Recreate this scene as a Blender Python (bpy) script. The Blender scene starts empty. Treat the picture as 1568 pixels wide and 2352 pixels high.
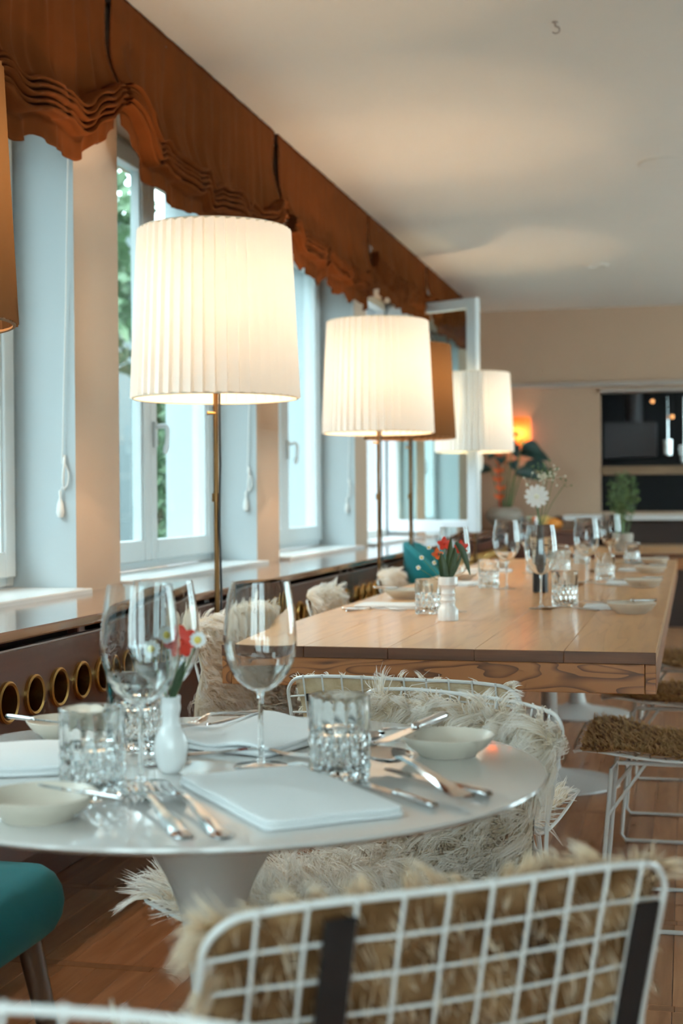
import bpy, math, random
import numpy as np
from mathutils import Matrix, Vector

# ------------------------------------------------------------------ camera, world, exposure
SC = bpy.context.scene
COL = SC.collection
R = math.radians

cam_d = bpy.data.cameras.new('camera')
cam_d.sensor_fit = 'VERTICAL'
cam_d.sensor_height = 36.0
cam_d.lens = 50.0
cam_d.clip_start = 0.05
cam_d.clip_end = 200
cam_d.dof.use_dof = True
cam_d.dof.focus_distance = 2.85
cam_d.dof.aperture_fstop = 4.0
cam = bpy.data.objects.new('camera', cam_d)
COL.objects.link(cam)
cam.matrix_world = (Matrix.Translation((0, 0, 1.11)) @ Matrix.Rotation(R(13.64), 4, 'Z')
                    @ Matrix.Rotation(R(90 - 0.59), 4, 'X') @ Matrix.Rotation(R(-0.40), 4, 'Z'))
SC.camera = cam

world = bpy.data.worlds.new('overcast_sky')
SC.world = world
world.use_nodes = True
bg = world.node_tree.nodes['Background']
bg.inputs['Color'].default_value = (0.80, 0.93, 1.0, 1)
bg.inputs['Strength'].default_value = 9.5

SC.view_settings.view_transform = 'Standard'
SC.view_settings.look = 'None'
SC.view_settings.gamma = 1.0
SC.view_settings.use_curve_mapping = False
SC.view_settings.exposure = 0.22
SC.cycles.use_denoising = True
SC.cycles.max_bounces = 12
SC.cycles.diffuse_bounces = 5
SC.cycles.use_adaptive_sampling = True
SC.cycles.adaptive_threshold = 0.14
SC.cycles.adaptive_min_samples = 14
SC.cycles.glossy_bounces = 4
SC.cycles.transmission_bounces = 10
SC.cycles.transparent_max_bounces = 24
SC.cycles.sample_clamp_indirect = 6.0
SC.cycles.blur_glossy = 0.6

LAMP_W = 10.0
LAMP_COL = (1.0, 0.69, 0.42)

random.seed(7)
rng = np.random.default_rng(11)

# ------------------------------------------------------------------ materials
MATS = {}

def nmat(name):
    m = bpy.data.materials.new(name)
    m.use_nodes = True
    MATS[name] = m
    return m, m.node_tree.nodes, m.node_tree.links, m.node_tree.nodes['Principled BSDF']

def c4(c):
    return (c[0], c[1], c[2], 1)

def plain(name, col, rough=0.5, metal=0.0, noise=0.0, nscale=20, bump=0.0, bscale=200, sheen=0.0,
          coat=0.0, spec=0.5, var=0.0):
    m, N, L, b = nmat(name)
    b.inputs['Roughness'].default_value = rough
    b.inputs['Metallic'].default_value = metal
    b.inputs['Specular IOR Level'].default_value = spec
    b.inputs['Sheen Weight'].default_value = sheen
    b.inputs['Coat Weight'].default_value = coat
    b.inputs['Coat Roughness'].default_value = 0.08
    b.inputs['Base Color'].default_value = c4(col)
    tc = N.new('ShaderNodeTexCoord')
    n = N.new('ShaderNodeTexNoise')
    n.inputs['Scale'].default_value = nscale
    n.inputs['Detail'].default_value = 4
    L.new(tc.outputs['Object'], n.inputs['Vector'])
    mix = N.new('ShaderNodeMix')
    mix.data_type = 'RGBA'
    k = max(noise, 0.02)
    mix.inputs['A'].default_value = c4([x * (1 - k) for x in col])
    mix.inputs['B'].default_value = c4([min(1, x * (1 + k)) for x in col])
    L.new(n.outputs['Fac'], mix.inputs['Factor'])
    out = mix.outputs['Result']
    if var > 0:
        oi = N.new('ShaderNodeObjectInfo')
        hs = N.new('ShaderNodeHueSaturation')
        mr = N.new('ShaderNodeMapRange')
        mr.inputs['To Min'].default_value = 1 - var
        mr.inputs['To Max'].default_value = 1 + var
        L.new(oi.outputs['Random'], mr.inputs['Value'])
        L.new(mr.outputs['Result'], hs.inputs['Value'])
        L.new(out, hs.inputs['Color'])
        out = hs.outputs['Color']
    L.new(out, b.inputs['Base Color'])
    if bump > 0:
        n2 = N.new('ShaderNodeTexNoise')
        n2.inputs['Scale'].default_value = bscale
        L.new(tc.outputs['Object'], n2.inputs['Vector'])
        bp = N.new('ShaderNodeBump')
        bp.inputs['Strength'].default_value = bump
        bp.inputs['Distance'].default_value = 0.002
        L.new(n2.outputs['Fac'], bp.inputs['Height'])
        L.new(bp.outputs['Normal'], b.inputs['Normal'])
    return m

def wood(name, dark, light, axis=1, freq=9.0, stretch=14.0, rough=0.4, coat=0.0, var=0.0, contrast=(0.35, 0.65), bump=0.15,
         rings=0.0, dist=2.0, mixf=0.6):
    m, N, L, b = nmat(name)
    b.inputs['Roughness'].default_value = rough
    b.inputs['Coat Weight'].default_value = coat
    b.inputs['Coat Roughness'].default_value = 0.12
    tc = N.new('ShaderNodeTexCoord')
    oi = N.new('ShaderNodeObjectInfo')
    add = N.new('ShaderNodeVectorMath')
    add.operation = 'ADD'
    mul = N.new('ShaderNodeMath')
    mul.operation = 'MULTIPLY'
    mul.inputs[1].default_value = 37.0
    L.new(oi.outputs['Random'], mul.inputs[0])
    L.new(tc.outputs['Object'], add.inputs[0])
    L.new(mul.outputs[0], add.inputs[1])
    mp = N.new('ShaderNodeMapping')
    sc = [freq, freq, freq]
    sc[axis] = freq / stretch
    mp.inputs['Scale'].default_value = sc
    L.new(add.outputs[0], mp.inputs['Vector'])
    n1 = N.new('ShaderNodeTexNoise')
    n1.inputs['Scale'].default_value = 1.0
    n1.inputs['Detail'].default_value = 6
    n1.inputs['Roughness'].default_value = 0.62
    n1.inputs['Distortion'].default_value = 0.5
    L.new(mp.outputs['Vector'], n1.inputs['Vector'])
    fac = n1.outputs['Fac']
    if rings > 0:
        # contour lines of a stretched noise field: flat-sawn cathedral grain
        n3 = N.new('ShaderNodeTexNoise')
        n3.inputs['Scale'].default_value = 0.42
        n3.inputs['Detail'].default_value = 1.5
        n3.inputs['Distortion'].default_value = 0.3
        L.new(mp.outputs['Vector'], n3.inputs['Vector'])
        m1 = N.new('ShaderNodeMath')
        m1.operation = 'MULTIPLY'
        m1.inputs[1].default_value = rings
        L.new(n3.outputs['Fac'], m1.inputs[0])
        fr = N.new('ShaderNodeMath')
        fr.operation = 'FRACT'
        L.new(m1.outputs[0], fr.inputs[0])
        pw = N.new('ShaderNodeMath')
        pw.operation = 'POWER'
        pw.inputs[1].default_value = dist
        L.new(fr.outputs[0], pw.inputs[0])
        inv = N.new('ShaderNodeMath')
        inv.operation = 'SUBTRACT'
        inv.inputs[0].default_value = 1.0
        L.new(pw.outputs[0], inv.inputs[1])
        mx = N.new('ShaderNodeMix')
        mx.inputs['Factor'].default_value = mixf
        L.new(n1.outputs['Fac'], mx.inputs['A'])
        L.new(inv.outputs[0], mx.inputs['B'])
        fac = mx.outputs['Result']
    rp = N.new('ShaderNodeValToRGB')
    rp.color_ramp.elements[0].position = contrast[0]
    rp.color_ramp.elements[0].color = c4(dark)
    rp.color_ramp.elements[1].position = contrast[1]
    rp.color_ramp.elements[1].color = c4(light)
    L.new(fac, rp.inputs['Fac'])
    out = rp.outputs['Color']
    if var > 0:
        hs = N.new('ShaderNodeHueSaturation')
        mr = N.new('ShaderNodeMapRange')
        mr.inputs['To Min'].default_value = 1 - var
        mr.inputs['To Max'].default_value = 1 + var
        L.new(oi.outputs['Random'], mr.inputs['Value'])
        L.new(mr.outputs['Result'], hs.inputs['Value'])
        L.new(out, hs.inputs['Color'])
        out = hs.outputs['Color']
    L.new(out, b.inputs['Base Color'])
    if bump > 0:
        bp = N.new('ShaderNodeBump')
        bp.inputs['Strength'].default_value = bump
        bp.inputs['Distance'].default_value = 0.002
        L.new(fac, bp.inputs['Height'])
        L.new(bp.outputs['Normal'], b.inputs['Normal'])
    return m

def thin_glass(name, tint=(1, 1, 1), ior=1.45, gain=1.0):
    m, N, L, b = nmat(name)
    N.remove(b)
    out = N['Material Output']
    tr = N.new('ShaderNodeBsdfTransparent')
    tr.inputs['Color'].default_value = c4(tint)
    gl = N.new('ShaderNodeBsdfGlossy')
    gl.inputs['Roughness'].default_value = 0.02
    # two-sided Schlick reflectance
    lw_ = N.new('ShaderNodeLayerWeight')
    lw_.inputs['Blend'].default_value = 0.5
    pw = N.new('ShaderNodeMath')
    pw.operation = 'POWER'
    pw.inputs[1].default_value = 4.0
    L.new(lw_.outputs['Facing'], pw.inputs[0])
    mu = N.new('ShaderNodeMath')
    mu.operation = 'MULTIPLY_ADD'
    mu.use_clamp = True
    f0 = ((ior - 1) / (ior + 1)) ** 2
    mu.inputs[1].default_value = (1 - f0) * gain
    mu.inputs[2].default_value = f0 * gain
    L.new(pw.outputs[0], mu.inputs[0])
    mx = N.new('ShaderNodeMixShader')
    L.new(mu.outputs[0], mx.inputs[0])
    L.new(tr.outputs[0], mx.inputs[1])
    L.new(gl.outputs[0], mx.inputs[2])
    L.new(mx.outputs[0], out.inputs['Surface'])
    return m

def crystal(name):
    m, N, L, b = nmat(name)
    b.inputs['Base Color'].default_value = (0.97, 1.0, 1.0, 1)
    b.inputs['Roughness'].default_value = 0.02
    b.inputs['Transmission Weight'].default_value = 1.0
    b.inputs['IOR'].default_value = 1.5
    return m

def fabric_translucent(name, col, trans, tcol):
    m, N, L, b = nmat(name)
    b.inputs['Base Color'].default_value = c4(col)
    b.inputs['Roughness'].default_value = 0.9
    b.inputs['Specular IOR Level'].default_value = 0.1
    tc = N.new('ShaderNodeTexCoord')
    n = N.new('ShaderNodeTexNoise')
    n.inputs['Scale'].default_value = 300
    L.new(tc.outputs['Object'], n.inputs['Vector'])
    bp = N.new('ShaderNodeBump')
    bp.inputs['Strength'].default_value = 0.1
    bp.inputs['Distance'].default_value = 0.001
    L.new(n.outputs['Fac'], bp.inputs['Height'])
    L.new(bp.outputs['Normal'], b.inputs['Normal'])
    t = N.new('ShaderNodeBsdfTranslucent')
    t.inputs['Color'].default_value = c4(tcol)
    mx = N.new('ShaderNodeMixShader')
    mx.inputs[0].default_value = trans
    L.new(b.outputs[0], mx.inputs[1])
    L.new(t.outputs[0], mx.inputs[2])
    L.new(mx.outputs[0], N['Material Output'].inputs['Surface'])
    return m

def emit(name, col, s):
    m, N, L, b = nmat(name)
    b.inputs['Base Color'].default_value = c4(col)
    b.inputs['Emission Color'].default_value = c4(col)
    b.inputs['Emission Strength'].default_value = s
    return m

def fur_mat(name, root, mid, tip):
    m, N, L, b = nmat(name)
    b.inputs['Roughness'].default_value = 0.75
    b.inputs['Specular IOR Level'].default_value = 0.2
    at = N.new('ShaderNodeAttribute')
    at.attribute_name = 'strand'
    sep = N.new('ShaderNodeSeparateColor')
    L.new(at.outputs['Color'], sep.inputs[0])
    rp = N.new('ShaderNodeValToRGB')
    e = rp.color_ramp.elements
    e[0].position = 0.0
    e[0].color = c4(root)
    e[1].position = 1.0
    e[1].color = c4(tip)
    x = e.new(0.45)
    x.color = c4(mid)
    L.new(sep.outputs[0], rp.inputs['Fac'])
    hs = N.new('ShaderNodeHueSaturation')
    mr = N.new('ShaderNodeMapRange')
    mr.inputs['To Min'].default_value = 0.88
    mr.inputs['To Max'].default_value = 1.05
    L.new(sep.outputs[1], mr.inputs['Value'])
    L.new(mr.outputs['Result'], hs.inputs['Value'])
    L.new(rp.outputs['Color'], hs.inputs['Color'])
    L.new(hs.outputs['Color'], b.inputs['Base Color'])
    t = N.new('ShaderNodeBsdfTranslucent')
    L.new(hs.outputs['Color'], t.inputs['Color'])
    mx = N.new('ShaderNodeMixShader')
    mx.inputs[0].default_value = 0.5
    L.new(b.outputs[0], mx.inputs[1])
    L.new(t.outputs[0], mx.inputs[2])
    L.new(mx.outputs[0], N['Material Output'].inputs['Surface'])
    return m

def brick_wall(name):
    m, N, L, b = nmat(name)
    b.inputs['Roughness'].default_value = 0.9
    tc = N.new('ShaderNodeTexCoord')
    mp = N.new('ShaderNodeMapping')
    mp.inputs['Rotation'].default_value = (R(90), 0, R(90))
    br = N.new('ShaderNodeTexBrick')
    br.inputs['Scale'].default_value = 4.0
    br.inputs['Color1'].default_value = (0.045, 0.062, 0.065, 1)
    br.inputs['Color2'].default_value = (0.034, 0.049, 0.052, 1)
    br.inputs['Mortar'].default_value = (0.059, 0.076, 0.078, 1)
    br.inputs['Mortar Size'].default_value = 0.03
    L.new(tc.outputs['Object'], mp.inputs['Vector'])
    L.new(mp.outputs['Vector'], br.inputs['Vector'])
    L.new(br.outputs['Color'], b.inputs['Base Color'])
    return m

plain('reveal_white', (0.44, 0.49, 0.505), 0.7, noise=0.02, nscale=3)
plain('wall_paint', (0.50, 0.375, 0.28), 0.85, noise=0.03, nscale=3, bump=0.05, bscale=120)
plain('ceiling_paint', (0.64, 0.615, 0.57), 0.9, noise=0.02, nscale=2, bump=0.04, bscale=150)
plain('back_wall_paint', (0.50, 0.34, 0.235), 0.8, noise=0.04, nscale=2)
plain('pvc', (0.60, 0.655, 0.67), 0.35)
plain('sill_white', (0.60, 0.62, 0.62), 0.25)
thin_glass('pane_glass', (0.90, 0.97, 0.96), 1.45, 0.3)
wood('parquet', (0.34, 0.148, 0.065), (0.56, 0.285, 0.145), 1, 26, 12, 0.33, 0.12, var=0.22, contrast=(0.25, 0.75), bump=0.05)
plain('floor_gap', (0.06, 0.03, 0.018), 0.7)
wood('cabinet_wood', (0.085, 0.025, 0.013), (0.128, 0.041, 0.022), 1, 10, 14, 0.32, 0.2, bump=0.03)
wood('cabinet_top', (0.16, 0.065, 0.035), (0.25, 0.11, 0.06), 1, 8, 16, 0.1, 0.9, bump=0.0)
plain('cabinet_dark', (0.03, 0.014, 0.01), 0.6)
plain('strip_metal', (0.35, 0.30, 0.29), 0.35, 0.7)
plain('brass', (0.62, 0.38, 0.13), 0.3, 1.0)
plain('old_brass', (0.22, 0.11, 0.04), 0.35, 0.9)
plain('steel', (0.62, 0.62, 0.62), 0.13, 1.0)
plain('blind_fabric', (0.125, 0.033, 0.0078), 0.85, noise=0.15, nscale=14, bump=0.3, bscale=600, sheen=0.0, spec=0.04)
fabric_translucent('shade_white', (0.82, 0.80, 0.76), 0.125, (0.88, 0.86, 0.82))
fabric_translucent('shade_brown', (0.11, 0.055, 0.025), 0.13, (0.42, 0.22, 0.08))
plain('shade_trim', (0.75, 0.68, 0.55), 0.8)
plain('shade_trim_brown', (0.35, 0.20, 0.10), 0.8)
emit('bulb_dim', (1.0, 0.45, 0.16), 1.4)
emit('bulb_glow', (1.0, 0.66, 0.36), 14)
plain('cable_black', (0.012, 0.013, 0.015), 0.5)
plain('white_metal', (0.70, 0.70, 0.68), 0.3, coat=0.3)
plain('tulip_white', (0.60, 0.585, 0.56), 0.38, coat=0.2)
plain('round_top', (0.58, 0.565, 0.54), 0.16, coat=0.6, noise=0.03, nscale=5)
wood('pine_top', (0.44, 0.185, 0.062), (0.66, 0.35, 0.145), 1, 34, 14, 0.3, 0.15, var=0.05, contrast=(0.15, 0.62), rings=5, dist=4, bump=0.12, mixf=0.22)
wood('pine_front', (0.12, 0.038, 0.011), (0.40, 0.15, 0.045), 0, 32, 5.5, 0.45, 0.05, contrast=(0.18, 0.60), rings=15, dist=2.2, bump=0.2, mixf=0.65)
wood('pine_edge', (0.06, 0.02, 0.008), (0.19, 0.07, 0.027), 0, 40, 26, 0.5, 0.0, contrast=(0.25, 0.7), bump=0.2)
thin_glass('wine_glass_clear', (0.985, 0.995, 0.995), 1.5, 1.15)
crystal('crystal')
plain('linen', (0.72, 0.74, 0.74), 0.9, noise=0.02, bump=0.25, bscale=500, sheen=0.1, spec=0.1)
plain('stoneware', (0.60, 0.54, 0.45), 0.4, noise=0.06, nscale=30, coat=0.2)
plain('vase_white', (0.82, 0.83, 0.82), 0.25, coat=0.4)
plain('vase_black', (0.012, 0.011, 0.012), 0.4)
plain('stem_green', (0.10, 0.17, 0.055), 0.5, noise=0.2)
plain('leaf_dark', (0.045, 0.085, 0.035), 0.4, noise=0.25, nscale=30)
plain('leaf_deep', (0.02, 0.055, 0.045), 0.4, noise=0.25, nscale=30)
plain('petal_white', (0.86, 0.87, 0.86), 0.6)
plain('petal_red', (0.75, 0.05, 0.025), 0.5)
plain('petal_orange', (0.85, 0.17, 0.04), 0.5)
plain('flower_yellow', (0.80, 0.62, 0.12), 0.6)
plain('flower_cream', (0.80, 0.80, 0.66), 0.6)
plain('teal_velvet', (0.010, 0.16, 0.18), 0.7, noise=0.12, nscale=9, sheen=0.05, bump=0.1, spec=0.15)
wood('walnut', (0.06, 0.026, 0.014), (0.15, 0.07, 0.035), 2, 20, 10, 0.4, 0.1)
plain('strap_black', (0.012, 0.010, 0.011), 0.6)
def hide_mat(name, cols, scale):
    m, N, L, b = nmat(name)
    b.inputs['Roughness'].default_value = 0.9
    b.inputs['Specular IOR Level'].default_value = 0.1
    tc = N.new('ShaderNodeTexCoord')
    n = N.new('ShaderNodeTexNoise')
    n.inputs['Scale'].default_value = scale
    n.inputs['Detail'].default_value = 5
    n.inputs['Roughness'].default_value = 0.6
    L.new(tc.outputs['Object'], n.inputs['Vector'])
    rp = N.new('ShaderNodeValToRGB')
    e = rp.color_ramp.elements
    e[0].position = 0.30
    e[0].color = c4(cols[0])
    e[1].position = 0.72
    e[1].color = c4(cols[2])
    e.new(0.50).color = c4(cols[1])
    L.new(n.outputs['Fac'], rp.inputs['Fac'])
    L.new(rp.outputs['Color'], b.inputs['Base Color'])
    bp = N.new('ShaderNodeBump')
    bp.inputs['Strength'].default_value = 0.5
    bp.inputs['Distance'].default_value = 0.004
    L.new(n.outputs['Fac'], bp.inputs['Height'])
    L.new(bp.outputs['Normal'], b.inputs['Normal'])

hide_mat('hide_light', ((0.35, 0.22, 0.11), (0.60, 0.45, 0.28), (0.78, 0.66, 0.48)), 11)
hide_mat('hide', ((0.045, 0.021, 0.009), (0.15, 0.075, 0.030), (0.42, 0.27, 0.14)), 11)
plain('wool_base', (0.80, 0.70, 0.56), 0.9, noise=0.1, nscale=40)
plain('hide_brown', (0.30, 0.17, 0.09), 0.85, noise=0.25, nscale=9)
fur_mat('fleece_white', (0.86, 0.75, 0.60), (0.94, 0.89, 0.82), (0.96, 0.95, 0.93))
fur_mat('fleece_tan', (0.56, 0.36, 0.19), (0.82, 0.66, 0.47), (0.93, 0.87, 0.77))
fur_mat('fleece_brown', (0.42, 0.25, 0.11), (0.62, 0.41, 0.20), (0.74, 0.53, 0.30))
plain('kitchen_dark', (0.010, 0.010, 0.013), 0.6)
plain('kitchen_grey', (0.06, 0.055, 0.06), 0.5)
wood('kitchen_shelf', (0.20, 0.12, 0.065), (0.33, 0.21, 0.12), 0, 8, 14, 0.5)
plain('counter_white', (0.62, 0.61, 0.60), 0.35)
plain('rail_grey', (0.42, 0.36, 0.32), 0.5)
plain('pottery_grey', (0.33, 0.28, 0.23), 0.45, noise=0.25, nscale=12)
fabric_translucent('sconce_shade', (0.80, 0.25, 0.08), 0.5, (0.95, 0.34, 0.10))
plain('cord_white', (0.72, 0.72, 0.70), 0.6)
brick_wall('facade_brick')
plain('outdoor_ground', (0.1, 0.11, 0.105), 0.9, noise=0.2, nscale=2)
plain('outdoor_leaf', (0.06, 0.11, 0.05), 0.6, noise=0.4, nscale=5)
plain('bark', (0.12, 0.08, 0.055), 0.9)
plain('orange_skin', (0.85, 0.30, 0.04), 0.45, noise=0.1)
plain('squash_skin', (0.78, 0.55, 0.18), 0.5, noise=0.15)
plain('aubergine_skin', (0.05, 0.012, 0.03), 0.25)
plain('melon_skin', (0.62, 0.70, 0.50), 0.5, noise=0.1)

# ------------------------------------------------------------------ mesh helpers
class MB:
    def __init__(self):
        self.v = []
        self.f = []

    def add(self, vs, fs):
        o = len(self.v)
        self.v.extend([tuple(p) for p in vs])
        self.f.extend([tuple(i + o for i in f) for f in fs])
        return self

    def box(self, x0, x1, y0, y1, z0, z1):
        v = [(x0, y0, z0), (x1, y0, z0), (x1, y1, z0), (x0, y1, z0), (x0, y0, z1), (x1, y0, z1), (x1, y1, z1), (x0, y1, z1)]
        return self.add(v, [(0, 3, 2, 1), (4, 5, 6, 7), (0, 1, 5, 4), (1, 2, 6, 5), (2, 3, 7, 6), (3, 0, 4, 7)])

    def bbox(self, x0, x1, y0, y1, z0, z1, b=0.003):
        # box with chamfered vertical and top edges
        def ring(i, z):
            return [(x0 + i, y0 + b + 0 * i, z), (x0 + b, y0 + i, z), (x1 - b, y0 + i, z), (x1 - i, y0 + b, z),
                    (x1 - i, y1 - b, z), (x1 - b, y1 - i, z), (x0 + b, y1 - i, z), (x0 + i, y1 - b, z)]
        rings = [ring(b * 0.7, z0), ring(0, z0 + b), ring(0, z1 - b), ring(b * 0.7, z1)]
        vs = [p for r_ in rings for p in r_]
        fs = [tuple(range(7, -1, -1)), tuple(range(24, 32))]
        for k in range(3):
            for i in range(8):
                j = (i + 1) % 8
                fs.append((k * 8 + i, k * 8 + j, k * 8 + 8 + j, k * 8 + 8 + i))
        return self.add(vs, fs)

    def tube(self, pts, rad, seg=8, closed=False, caps=True):
        P = [Vector(p) for p in pts]
        n = len(P)
        rads = rad if isinstance(rad, (list, tuple)) else [rad] * n
        vs = []
        up = None
        for i in range(n):
            if closed:
                d = P[(i + 1) % n] - P[i - 1]
            else:
                d = P[min(i + 1, n - 1)] - P[max(i - 1, 0)]
            d.normalize()
            if up is None:
                a = Vector((0, 0, 1)) if abs(d.z) < 0.9 else Vector((1, 0, 0))
                up = (a - d * a.dot(d)).normalized()
            else:
                up = (up - d * up.dot(d)).normalized()
            s = d.cross(up)
            for k in range(seg):
                t = 2 * math.pi * k / seg
                vs.append(P[i] + (up * math.cos(t) + s * math.sin(t)) * rads[i])
        fs = []
        m = n if closed else n - 1
        for i in range(m):
            j = (i + 1) % n
            for k in range(seg):
                l = (k + 1) % seg
                fs.append((i * seg + k, i * seg + l, j * seg + l, j * seg + k))
        if caps and not closed:
            fs.append(tuple(range(seg - 1, -1, -1)))
            fs.append(tuple((n - 1) * seg + k for k in range(seg)))
        return self.add(vs, fs)

    def lathe(self, prof, seg=32, rf=None, cx=0, cy=0):
        vs, fs = [], []
        n = len(prof)
        for i, (r, z) in enumerate(prof):
            for k in range(seg):
                t = 2 * math.pi * k / seg
                rr = r if rf is None else rf(r, t, i, z)
                vs.append((cx + rr * math.cos(t), cy + rr * math.sin(t), z))
        for i in range(n - 1):
            for k in range(seg):
                l = (k + 1) % seg
                fs.append((i * seg + k, i * seg + l, (i + 1) * seg + l, (i + 1) * seg + k))
        return self.add(vs, fs)

    def grid(self, P):
        # P[i][j] -> sheet of quads
        n, m = len(P), len(P[0])
        vs = [p for row in P for p in row]
        fs = [(i * m + j, i * m + j + 1, (i + 1) * m + j + 1, (i + 1) * m + j) for i in range(n - 1) for j in range(m - 1)]
        return self.add(vs, fs)

    def ball(self, c, r, seg=12, rings=8, sx=1, sy=1, sz=1):
        pr = [(max(1e-5, r * math.sin(math.pi * i / rings)), -r * math.cos(math.pi * i / rings)) for i in range(rings + 1)]
        b = MB().lathe(pr, seg)
        return self.add([(c[0] + x * sx, c[1] + y * sy, c[2] + z * sz) for x, y, z in b.v], b.f)

    def mesh(self, name, mat, smooth=True, angle=40):
        me = bpy.data.meshes.new(name)
        me.from_pydata(self.v, [], self.f)
        me.materials.append(MATS[mat])
        if smooth:
            me.polygons.foreach_set('use_smooth', [True] * len(me.polygons))
            if angle is not None:
                try:
                    me.set_sharp_from_angle(angle=R(angle))
                except Exception:
                    pass
        me.update()
        return me

def inst(name, me, parent=None, loc=(0, 0, 0), rot=(0, 0, 0), scale=None):
    o = bpy.data.objects.new(name, me)
    COL.objects.link(o)
    o.location = loc
    o.rotation_euler = rot
    if scale is not None:
        o.scale = scale if isinstance(scale, (tuple, list)) else (scale,) * 3
    if parent is not None:
        o.parent = parent
    return o

def obj(name, mb, mat, parent=None, smooth=True, angle=40, **k):
    return inst(name, mb.mesh(name, mat, smooth, angle), parent, **k)

def thing(name, label, cat, loc=(0, 0, 0), rotz=0.0, group=None):
    o = bpy.data.objects.new(name, None)
    o.empty_display_size = 0.05
    COL.objects.link(o)
    o.location = loc
    o.rotation_euler = (0, 0, rotz)
    return tag(o, label, cat, group)

def tag(o, label, cat, group=None):
    o['label'] = label
    o['category'] = cat
    if group:
        o['group'] = group
    return o

def struct(o):
    o['kind'] = 'structure'
    return o

def sempty(name, loc=(0, 0, 0)):
    o = bpy.data.objects.new(name, None)
    COL.objects.link(o)
    o.location = loc
    return struct(o)

def copy_tree(o, parent=None):
    c = o.copy()
    COL.objects.link(c)
    c.parent = parent
    for ch in list(o.children):
        copy_tree(ch, c)
    return c

def catmull(pts, n):
    P = [np.array(p, float) for p in pts]
    P = [2 * P[0] - P[1]] + P + [2 * P[-1] - P[-2]]
    out = []
    for i in range(1, len(P) - 2):
        for k in range(n):
            t = k / n
            out.append(0.5 * (2 * P[i] + (P[i + 1] - P[i - 1]) * t + (2 * P[i - 1] - 5 * P[i] + 4 * P[i + 1] - P[i + 2]) * t * t
                              + (3 * P[i] - P[i - 1] - 3 * P[i + 1] + P[i + 2]) * t ** 3))
    out.append(P[-2])
    return out

# ------------------------------------------------------------------ room shell
WX = -1.83          # wall face
GX = -2.04          # window frame face
CEIL = 2.75
BACK = 12.6
RIGHT = 3.4
REAR = -1.7
PILLARS = [(-1.63, -1.28), (0.27, 0.62), (2.17, 2.52), (4.07, 4.42), (5.97, 6.32), (7.87, 8.19), (9.77, 10.1), (11.67, BACK + 0.2)]
OPEN = [(PILLARS[i][1], PILLARS[i + 1][0]) for i in range(len(PILLARS) - 1)]
WZ0, WZ1 = 0.84, 2.46

mb = MB()
mb.box(WX - 0.42, WX, REAR - 0.2, BACK + 0.2, -0.2, WZ0 - 0.03)
mb.box(WX - 0.42, WX, REAR - 0.2, BACK + 0.2, WZ1, CEIL + 0.2)
mb.box(WX - 0.42, WX, REAR - 0.2, PILLARS[0][1], WZ0 - 0.03, WZ1)
for a, b_ in PILLARS[1:]:
    mb.box(WX - 0.42, WX, a, b_, WZ0 - 0.03, WZ1)
wl = struct(obj('wall_left', mb, 'wall_paint', smooth=False))
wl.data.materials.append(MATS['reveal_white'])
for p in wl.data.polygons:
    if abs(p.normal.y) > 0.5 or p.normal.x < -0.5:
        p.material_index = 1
struct(obj('ceiling', MB().box(WX - 0.42, RIGHT + 0.2, REAR - 0.2, BACK + 1.6, CEIL, CEIL + 0.15), 'ceiling_paint', smooth=False))
OZ0, OZ1 = 0.62, 2.40
RW_FILL = [(4.8, 6.6), (7.7, 9.5), (10.4, 12.2)]                         # unseen right-wall openings, added to let in fill daylight (y ranges)
BW_FILL = [(-1.45, 0.0), (0.3, 1.75)]        # unseen rear-wall openings, added for daylight from behind the camera (x ranges)
mb = MB()
mb.box(RIGHT, RIGHT + 0.15, REAR - 0.2, BACK + 1.6, -0.2, OZ0)
mb.box(RIGHT, RIGHT + 0.15, REAR - 0.2, BACK + 1.6, OZ1, CEIL)
e_ = [REAR - 0.2] + [v for o_ in RW_FILL for v in o_] + [BACK + 1.6]
for k in range(0, len(e_), 2):
    mb.box(RIGHT, RIGHT + 0.15, e_[k], e_[k + 1], OZ0, OZ1)
struct(obj('wall_right', mb, 'wall_paint', smooth=False))
mb = MB()
mb.box(WX - 0.42, RIGHT + 0.15, REAR - 0.15, REAR, -0.2, OZ0)
mb.box(WX - 0.42, RIGHT + 0.15, REAR - 0.15, REAR, OZ1, CEIL)
e_ = [WX - 0.42] + [v for o_ in BW_FILL for v in o_] + [RIGHT + 0.15]
for k in range(0, len(e_), 2):
    mb.box(e_[k], e_[k + 1], REAR - 0.15, REAR, OZ0, OZ1)
struct(obj('wall_rear', mb, 'wall_paint', smooth=False))
# back wall with a serving hatch
HX0, HX1, HZ0, HZ1 = -0.73, 1.75, 0.97, 2.035
mb = MB()
mb.box(WX, HX0, BACK, BACK + 0.15, -0.2, CEIL)
mb.box(HX1, RIGHT + 0.15, BACK, BACK + 0.15, -0.2, CEIL)
mb.box(HX0, HX1, BACK, BACK + 0.15, -0.2, HZ0)
mb.box(HX0, HX1, BACK, BACK + 0.15, HZ1, CEIL)
struct(obj('wall_back', mb, 'back_wall_paint', smooth=False))
struct(obj('trim_1', MB().bbox(WX, RIGHT, BACK - 0.05, BACK - 0.001, 2.06, 2.098, 0.006), 'rail_grey', smooth=False))
struct(obj('baseboard_left', MB().bbox(WX + 0.001, WX + 0.018, REAR, BACK, 0.002, 0.10, 0.004), 'cabinet_wood', smooth=False))

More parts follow.
